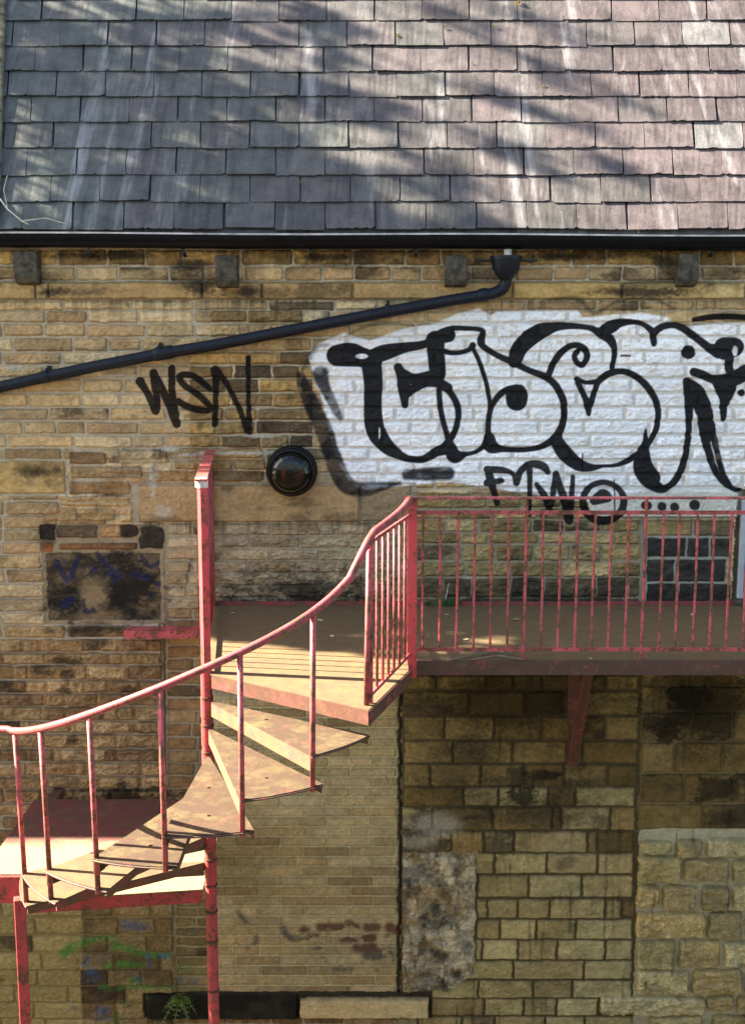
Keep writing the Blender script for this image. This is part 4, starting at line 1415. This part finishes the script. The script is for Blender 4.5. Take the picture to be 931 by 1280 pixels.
for n in range(1, 8):
    z = LZ - n * RISE
    th0, th1 = FRONT(n - 1) - R(3.5), FRONT(n)
    ro = rad((th0 + th1) / 2) - .008
    m = MB()
    m.prism(sector(th0, th1, .034, ro, 0, 0)[::-1], z - .008, z)
    TR = m.build('tread', M_TREAD if n < 5 else M_LAND, STAIR)  # lower treads take the paler plate that carries a painted sunlit tone
    for th, dd in ((th1, .085), (th0, .045)):
        a, b = pt(th, .04, z - .0085 - dd / 2), pt(th, ro - .005, z - .0085 - dd / 2)
        off = Vector((-math.sin(th), -math.cos(th), 0)) * (.004 if th == th1 else -.004)
        MB().bar(a - off, b - off, .007, dd).build('riser', M_RISER, TR)
    # thin rolled lip along the outer arc
    lip = [pt(th0 + (th1 - th0) * k / 8, ro + .003, z - .010) for k in range(9)]
    MB().tube(lip, .006, 6).build('lip', M_EDGE, TR)
    MB().tube([(POLE.x, POLE.y, z - .11), (POLE.x, POLE.y, z + .004)], .0395, 20).build('sleeve', M_POST, TR, smooth=True)
    # two bolts through the plate near the outer end
    for rr in (.55, .95):
        MB().tube([pt((th0 + th1) / 2, rr, z), pt((th0 + th1) / 2, rr, z + .007)], .009, 6).build('bolt', M_EDGE, TR)
    # baluster at the front corner, down to the next tread
for n in range(0, 7):
    th = FRONT(n) - R(.6)
    zb_ = LZ - (n + 1) * RISE
    if n == 0: zb_ = LZ
    zt_ = rail_z(th) - .01
    if n == 0: th, zt_ = R(33), rail_z(R(33)) - .01
    p0, p1 = pt(th, rad(th) - .02, zb_ - (.03 if n else 0)), pt(th, rad(th), zt_)
    MB().tube([p0, p1], .0155, 8).build('baluster', M_RED, STAIR, smooth=True)
    if n:
        MB().bar(pt(th, rad(th) - .085, LZ - n * RISE - .05), pt(th, rad(th) - .008, LZ - n * RISE - .05), .008, .085).build('baluster_lug', M_EDGE, STAIR)
# top landing plate of the stair
A_ = pt(R(36), 1.245); B_ = Vector((.225, -1.80, 0))
poly = [(POLE.x - .04, POLE.y - .0), (POLE.x + .03, POLE.y - .04), (A_.x, A_.y), (B_.x, B_.y), (.225, -1.575), (-1.062, -1.575)]
m = MB()
m.prism(poly, LZ - .008, LZ)
m.build('top_landing', M_LAND, STAIR)
m = MB().bar(Vector((POLE.x + .04, POLE.y - .045, LZ - .046)), Vector((A_.x, A_.y - .006, LZ - .046)), .006, .084)
m.bar(Vector((A_.x + .004, A_.y - .004, LZ - .046)), Vector((B_.x + .006, B_.y, LZ - .046)), .006, .084)
m.build('landing_fascia', M_FASC, STAIR)
# short railing along the landing edge
g0, g1 = pt(R(31), 1.19), Vector((.235, -1.63, 0))
MB().bar((g0.x, g0.y, LZ + .05), (g1.x, g1.y, LZ + .055), .012, .022).build('bottom_rail', M_RED, STAIR)
MB().bar((g0.x, g0.y, LZ + .93), (g1.x, g1.y, LZ + .955), .012, .022).build('middle_rail', M_RED, STAIR)
MB().bar((g0.x, g0.y, LZ), (g0.x, g0.y, LZ + .985), .024, .024).build('baluster', M_RED, STAIR)
for k in range(1, 7):
    t = k / 7
    p = g0 * (1 - t) + g1 * t
    MB().tube([(p.x, p.y, LZ + .05), (p.x, p.y, LZ + .945)], .0085, 8).build('baluster', M_RED, STAIR, smooth=True)
# flat rail from pole head back to the wall, with its wall post
wp = Vector((-1.225, -.05, 0))
ph = LZ + 1.205
m = MB().bar((POLE.x - .0, POLE.y - .05, ph), (wp.x, wp.y - .0, ph), .075, .012)
m.build('top_rail', M_RED, STAIR, bevel=.002)
MB().bar((POLE.x, POLE.y + .03, ph - .10), (wp.x, wp.y, ph - .10), .010, .035).build('middle_rail', M_RED, STAIR)
for k in range(1, 15):
    t = k / 15
    bxk, byk = POLE.x + (wp.x - POLE.x) * t, POLE.y + .03 + (-.05 - POLE.y - .03) * t
    MB().tube([(bxk, byk, LZ + .062), (bxk, byk, ph - .118)], .0075, 6).build('baluster', M_RED, STAIR, smooth=True)
MB().bar((POLE.x, POLE.y + .03, LZ + .05), (wp.x, wp.y, LZ + .05), .012, .022).build('bottom_rail', M_RED, STAIR)
MB().prism(turned(POLE.x - .002, POLE.y - .005, .058, R(33)), ph - .05, ph + .009).build('pole_highlight_cap', M_WHITE, STAIR)  # pale cap added to paint the sunlit highlight on the pole head
MB().box((wp.x - .03, -.075, LZ - .12), (wp.x + .012, -.02, ph - .007)).build('wall_post', M_POST, STAIR, bevel=.003)

# ---- lower landing
LL = LZ - 8 * RISE
LAND = thing('lower_landing', (-1.8, -1.1, 0), 'low red iron landing of chequer plate at the foot of the spiral stair', 'landing')
m = MB()
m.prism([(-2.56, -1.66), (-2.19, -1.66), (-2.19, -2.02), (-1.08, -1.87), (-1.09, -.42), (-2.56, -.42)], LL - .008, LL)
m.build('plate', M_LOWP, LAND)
m = MB()
m.box((-2.56, -1.685, LL - .19), (-2.19, -1.661, LL - .0085))
m.bar((-2.19, -2.014, LL - .05), (-1.08, -1.864, LL - .05), .008, .08)
m.box((-2.56, -1.660, LL - .19), (-2.535, -.42, LL - .0085))
m.box((-2.534, -.445, LL - .19), (-1.10, -.42, LL - .0085))
m.build('edge_beam', M_POST, LAND)
for x in (-2.53, -1.25):
    MB().box((x, -.418, LL - .18), (x + .08, .05, LL - .08)).build('wall_tie', M_EDGE, LAND)
np_ = at_y(28.5, 1200, -1.97)
MB().prism(turned(np_.x, np_.y, .068, R(17)), 0, LL - .0085).build('support_post', M_POST, LAND, bevel=.004)

# ---- balcony
BALC = thing('iron_balcony', (1.2, -.78, LZ - .1), 'long red iron balcony with slim railings along the graffiti wall', 'balcony')
m = MB()
m.prism([(-1.06, -1.572), (4.4, -1.572), (4.4, -.012), (-1.22, -.012)], LZ - .009, LZ)
m.build('deck', M_DECK, BALC)
m = MB()
m.box((.24, -1.585, LZ - .094), (4.4, -1.573, LZ + .003))
m.box((.24, -1.572, LZ - .094), (4.4, -1.52, LZ - .084))
m.build('edge_beam', M_EDGE, BALC)
MB().box((-1.2, -.03, LZ + .001), (4.4, -.004, LZ + .028)).build('back_angle', M_EDGE2, BALC)
for x in (.9, 2.05, 3.3):
    MB().box((x - .025, -1.515, LZ - .08), (x + .025, -.02, LZ - .0095)).build('joist', M_EDGE, BALC)
RY = -1.55
MB().box((.25 - .031, -1.635, LZ - .10), (.25 + .031, -1.588, LZ + 1.052)).build('end_post', M_POST, BALC, bevel=.003)
MB().box((.20, -1.64, LZ + 1.054), (4.4, -1.585, LZ + 1.066)).build('top_rail', M_RED, BALC, bevel=.002)
MB().box((.283, RY - .006, LZ + .945), (4.4, RY + .006, LZ + .970)).build('middle_rail', M_RED, BALC)
MB().box((.283, RY - .006, LZ + .055), (4.4, RY + .006, LZ + .078)).build('bottom_rail', M_RED, BALC)
x0b = at_y(528.7, 730, RY).x
sp = at_y(549.9, 730, RY).x - x0b
for k in range(36):
    x = x0b + k * sp + random.uniform(-.002, .002)
    if x > 4.3: break
    tall = k % 7 == 6
    top = LZ + (1.052 if tall else .946)
    MB().tube([(x, RY + random.uniform(-.002, .002), LZ + (.0 if tall else .077)), (x + random.uniform(-.005, .005), RY + random.uniform(-.004, .004), LZ + .5), (x + random.uniform(-.004, .004), RY, top)], .0082 if not tall else .0105, 8).build('baluster', M_RED, BALC, smooth=True)
# raking bracket
bxx = 1.577
for bx_ in (bxx, bxx + 2.0):
    m = MB()
    m.box((bx_ - .045, -.022, LZ - 1.30), (bx_ + .045, -.010 + .012, LZ - .10))
    m.bar((bx_ + .01, -.03, LZ - 1.26), (bx_ + .01, -.70, LZ - .10), .075, .012, (0, 1, 0))
    m.bar((bx_ - .02, -.03, LZ - 1.24), (bx_ - .02, -.70, LZ - .08), .012, .07, (0, 1, 0))
    m.build('bracket', M_FASC, BALC)
b0, b1 = at_y(157, 780, -.08), at_y(250, 780, -.08)
MB().box((b0.x, -.15, b0.z - .045), (b1.x + .15, -.0, b0.z - .037)).box((b0.x, -.15, b0.z - .098), (b1.x + .15, -.143, b0.z - .046)).build('wall_angle', M_RED, BALC)

# ------------------------------------------------------------------ litter, plants
M_LEAF1 = mat_leaf('pale_dry_leaf', (0.50, 0.42, 0.22), (0.36, 0.30, 0.10))
M_FERN = mat_leaf('fern_green', (0.10, 0.16, 0.025), (0.17, 0.24, 0.04))
M_WEED = mat_leaf('dark_weed_green', (0.035, 0.075, 0.02), (0.07, 0.12, 0.03))
M_TWIG = mat_simple('grey_twig_bark', (0.20, 0.16, 0.11), 0.9, 0.3, 30)
M_STRAW = mat_simple('pale_dead_stem', (0.42, 0.37, 0.27), 0.8, 0.3, 30)
leaf_v = [(0, -.5, 0), (.22, -.15, .05), (.25, .15, .04), (0, .5, .0), (-.25, .15, .06), (-.22, -.15, .03), (0, 0, -.0)]
leaf_f = [(0, 1, 6), (1, 2, 6), (2, 3, 6), (3, 4, 6), (4, 5, 6), (5, 0, 6)]
lv = [(645, 774, .045, 'largest yellow fallen leaf on the balcony deck behind the long railing'),
      (582, 799, .030, 'small pale fallen leaf on the deck just behind the bottom rail'),
      (558, 768, .030, 'small curled pale leaf on the deck near the weed by the wall'),
      (738, 823, .026, 'tiny pale leaf on the outer deck edge below the bottom rail'),
      (865, 768, .038, 'small yellow leaf on the deck below the blackened blocked doorway'),
      (415, 795, .040, 'pale leaf mid landing, nearer the handrail of two close together'),
      (400, 775, .038, 'pale leaf mid landing, nearer the wall of two close together'),
      (291, 766, .036, 'small pale leaf on the deck right of the tall pole')]
proto = None
for px_, py_, sz, lb in lv:
    p = at_z(px_, py_, LZ + .008)
    if proto is None:
        me = bpy.data.meshes.new('fallen_leaf')
        me.from_pydata(leaf_v, [], leaf_f)
        me.materials.append(M_LEAF1)
        proto = bpy.data.objects.new('fallen_leaf', me)
        o = proto
    else:
        o = proto.copy()
    COLL.objects.link(o)
    o.location = p
    o.scale = (sz * 1.5, sz * 1.5, sz)
    o.rotation_euler = (random.uniform(-.25, .25), random.uniform(-.25, .25), random.uniform(0, 6))
    tag(o, lb, 'leaf', 'fallen leaves on the balcony deck')
# twigs gathered at the deck edge
for i, (a, b, c_, lb) in enumerate((((556, 826), (600, 818), (632, 812), 'long thin twig lying along the deck edge by the end post'),
                                    ((590, 824), (622, 821), (652, 824), 'short bent twig lying outermost on the deck edge'),
                                    ((600, 812), (630, 817), (658, 808), 'forked grey twig lying against the bottom rail'))):
    p = [at_z(*q, LZ + .012) for q in (a, b, c_)]
    m = MB().tube([p[0], p[1] + Vector((0, .02, .004)), p[2]], [.004, .005, .003], 6)
    m.tube([p[1], p[1] + Vector((.10, .05, .01))], [.004, .002], 5)
    tag(m.build('twig', M_TWIG), lb, 'twig', 'twigs on the balcony edge')
# bramble stem in the corner of roof and gutter
hx = [roof_hit(a, b) for a, b in ((-14, 236), (0, 252), (12, 268), (30, 283), (38, 287))]
p = [Vector((x, (E0 + v_up * s_ + n_roof * .05).y, (E0 + v_up * s_ + n_roof * .05).z)) for x, s_ in hx]
m = MB().tube(p, [.007, .007, .006, .005, .004], 6)
m.tube([p[2], p[2] + Vector((-.02, 0, .14)), p[2] + Vector((.01, 0, .24))], [.005, .004, .003], 6)
m.tube([p[3], p[3] + Vector((.18, -.02, .02)), p[3] + Vector((.32, -.03, -.02))], [.005, .004, .003], 6)
tag(m.build('dead_stem', M_STRAW), 'pale dead climbing stem caught between slates and gutter', 'stem')


def frond(m, base, d, length, wd):
    pts = [base + d * (length * k / 6) + Vector((0, 0, -.5 * length * (k / 6) ** 2.2)) for k in range(7)]
    m.tube(pts, [.003] * 6 + [.001], 5)
    side = d.cross(Vector((0, 0, 1))).normalized()
    for k in range(1, 7):
        for sg in (-1, 1):
            L = wd * (1 - k / 7.5)
            a = pts[k]
            tip = a + side * sg * L + d * L * .35
            mid = (a + tip) / 2
            m.add([a, mid + d * L * .22, tip, mid - d * L * .18], [(0, 1, 2, 3)])


fb = at_y(226, 1246, -.07)
FERN = thing('fern', fb, 'small green fern growing above the dark sill', 'fern')
for k, (dx, dz_) in enumerate(((-.5, .9), (.1, 1.3), (.7, .7), (-.9, .2), (.9, .1), (-.2, -.5), (.4, -.2), (-.55, .35), (.2, .3), (-.3, .5), (.55, -.5), (-.7, -.3))):
    m = MB()
    frond(m, fb, Vector((dx, -.75, dz_)).normalized(), random.uniform(.12, .2), .062)
    m.build('frond', M_FERN, FERN)
wb = at_y(552, 752, -.03)
wb.z = LZ
m = MB()
for k in range(26):
    a = wb + Vector((random.uniform(-.15, .13), random.uniform(-.05, .0), 0))
    d = Vector((random.uniform(-.6, .6), random.uniform(-.8, -.1), random.uniform(.5, 1.3))).normalized()
    L = random.uniform(.05, .11)
    s_ = d.cross(Vector((0, 1, 0))).normalized() * .018
    m.add([a, a + d * L * .5 + s_, a + d * L, a + d * L * .5 - s_], [(0, 1, 2, 3)])
WEED = m.build('weed', M_WEED)
tag(WEED, 'low dark green weed rooted between deck and wall with a dry stalk', 'weed')
q = [at_y(556, 754, -.05), at_y(558, 742, -.05), at_y(561, 729, -.05)]
MB().tube(q, [.005, .004, .003], 6).build('dry_stalk', M_STRAW, WEED)

# ------------------------------------------------------------------ the tree up the bank that dapples the roof
M_BARK = mat_simple('grey_bark', (0.12, 0.10, 0.075), 0.95, 0.4, 8, bstr=0.6)
M_CROWN = mat_leaf('tree_foliage', (0.05, 0.09, 0.02), (0.10, 0.14, 0.03))
rt = random.Random(3)
tb = Vector((-10.5, 8.2, 0))
TREE = thing('broadleaf_tree', tb, 'tall broadleaf tree standing beyond the end of the stone building', 'tree')
m = MB()
m.tube([tb, tb + Vector((.1, -.2, 4)), tb + Vector((.3, -.8, 8)), tb + Vector((.6, -1.6, 12)), tb + Vector((.8, -2.2, 15)), tb + Vector((.9, -2.5, 18))], [.34, .29, .22, .16, .1, .03], 12)


def toward_sun(p, x=-8.5):
    """where the sun ray through p crosses the crown (plane x = -8.5)"""
    return p + SUN * ((x - p.x) / SUN.x)


leaves = MB()
CL = []
# clumps of leaves on long boughs: their shadows rake across the slates
for k in range(290):
    X_, S_ = rt.uniform(-3.3, 3.6), rt.uniform(-.1, 2.7)
    u = (X_ + 3) / 6
    keep = 1.05 - .98 * u - .10 * S_
    if u < .45 and S_ < 1.0: keep += .3
    if rt.random() > keep: continue
    c = toward_sun(E0 + Vector((X_, 0, 0)) + v_up * S_, -8.5 + rt.gauss(0, .9))
    m.tube([tb + Vector((.6, -1.6, min(c.z - .2, 15.5))), c + Vector((-.6, .35, .05)), c + Vector((.3, -.2, -.1))], [.03, .012, .004], 5)
    sg = rt.uniform(.03, .085)
    d = Vector((rt.uniform(.3, 1.0), rt.uniform(-.5, .5), rt.uniform(-.6, .2))) * rt.uniform(.08, .26)
    for q in range(int(26 + 220 * sg)):
        CL.append((c + d * rt.gauss(0, 1) + Vector((rt.gauss(0, sg), rt.gauss(0, sg), rt.gauss(0, sg))), .075))
# dense low mass whose shadow falls on the balcony
for k in range(1700):
    p = Vector((rt.uniform(.45, 3.6), rt.uniform(-1.75, -.7), LZ + rt.uniform(-.1, 1.2)))
    CL.append((toward_sun(p, -8.5 + rt.gauss(0, .5)), .16))
# the bough whose shade closes in along the landing and deck
for k in range(800):
    X_ = rt.uniform(-1.15, .5)
    yl = -1.02 - .40 * (X_ + 1.1)
    p = Vector((X_, rt.uniform(yl, -.55), LZ + rt.uniform(-.05, .1)))
    CL.append((toward_sun(p, -8.5 + rt.gauss(0, .4)), .10))
# one long bough: a dark wedge low on the slates
h0, h1 = roof_hit(285, 222), roof_hit(475, 283)
for k in range(16):
    t = rt.random()
    X_, S_ = h0[0] + (h1[0] - h0[0]) * t, h0[1] + (h1[1] - h0[1]) * t + rt.gauss(0, .05)
    c = toward_sun(E0 + Vector((X_, 0, 0)) + v_up * S_, -8.5 + rt.gauss(0, .4))
    for q in range(26):
        CL.append((c + Vector((rt.gauss(0, .06), rt.gauss(0, .06), rt.gauss(0, .06))), .075))
for c, sz in CL:
    n1 = Vector((rt.gauss(0, 1), rt.gauss(0, 1), rt.gauss(0, 1))).normalized()
    u = n1.orthogonal().normalized() * sz * rt.uniform(.6, 1.1)
    v = n1.cross(u).normalized() * sz * rt.uniform(.35, .7)
    leaves.add([c - u, c - v, c + u, c + v], [(0, 1, 2, 3)])
m.build('trunk', M_BARK, TREE, smooth=True)
leaves.build('crown', M_CROWN, TREE)
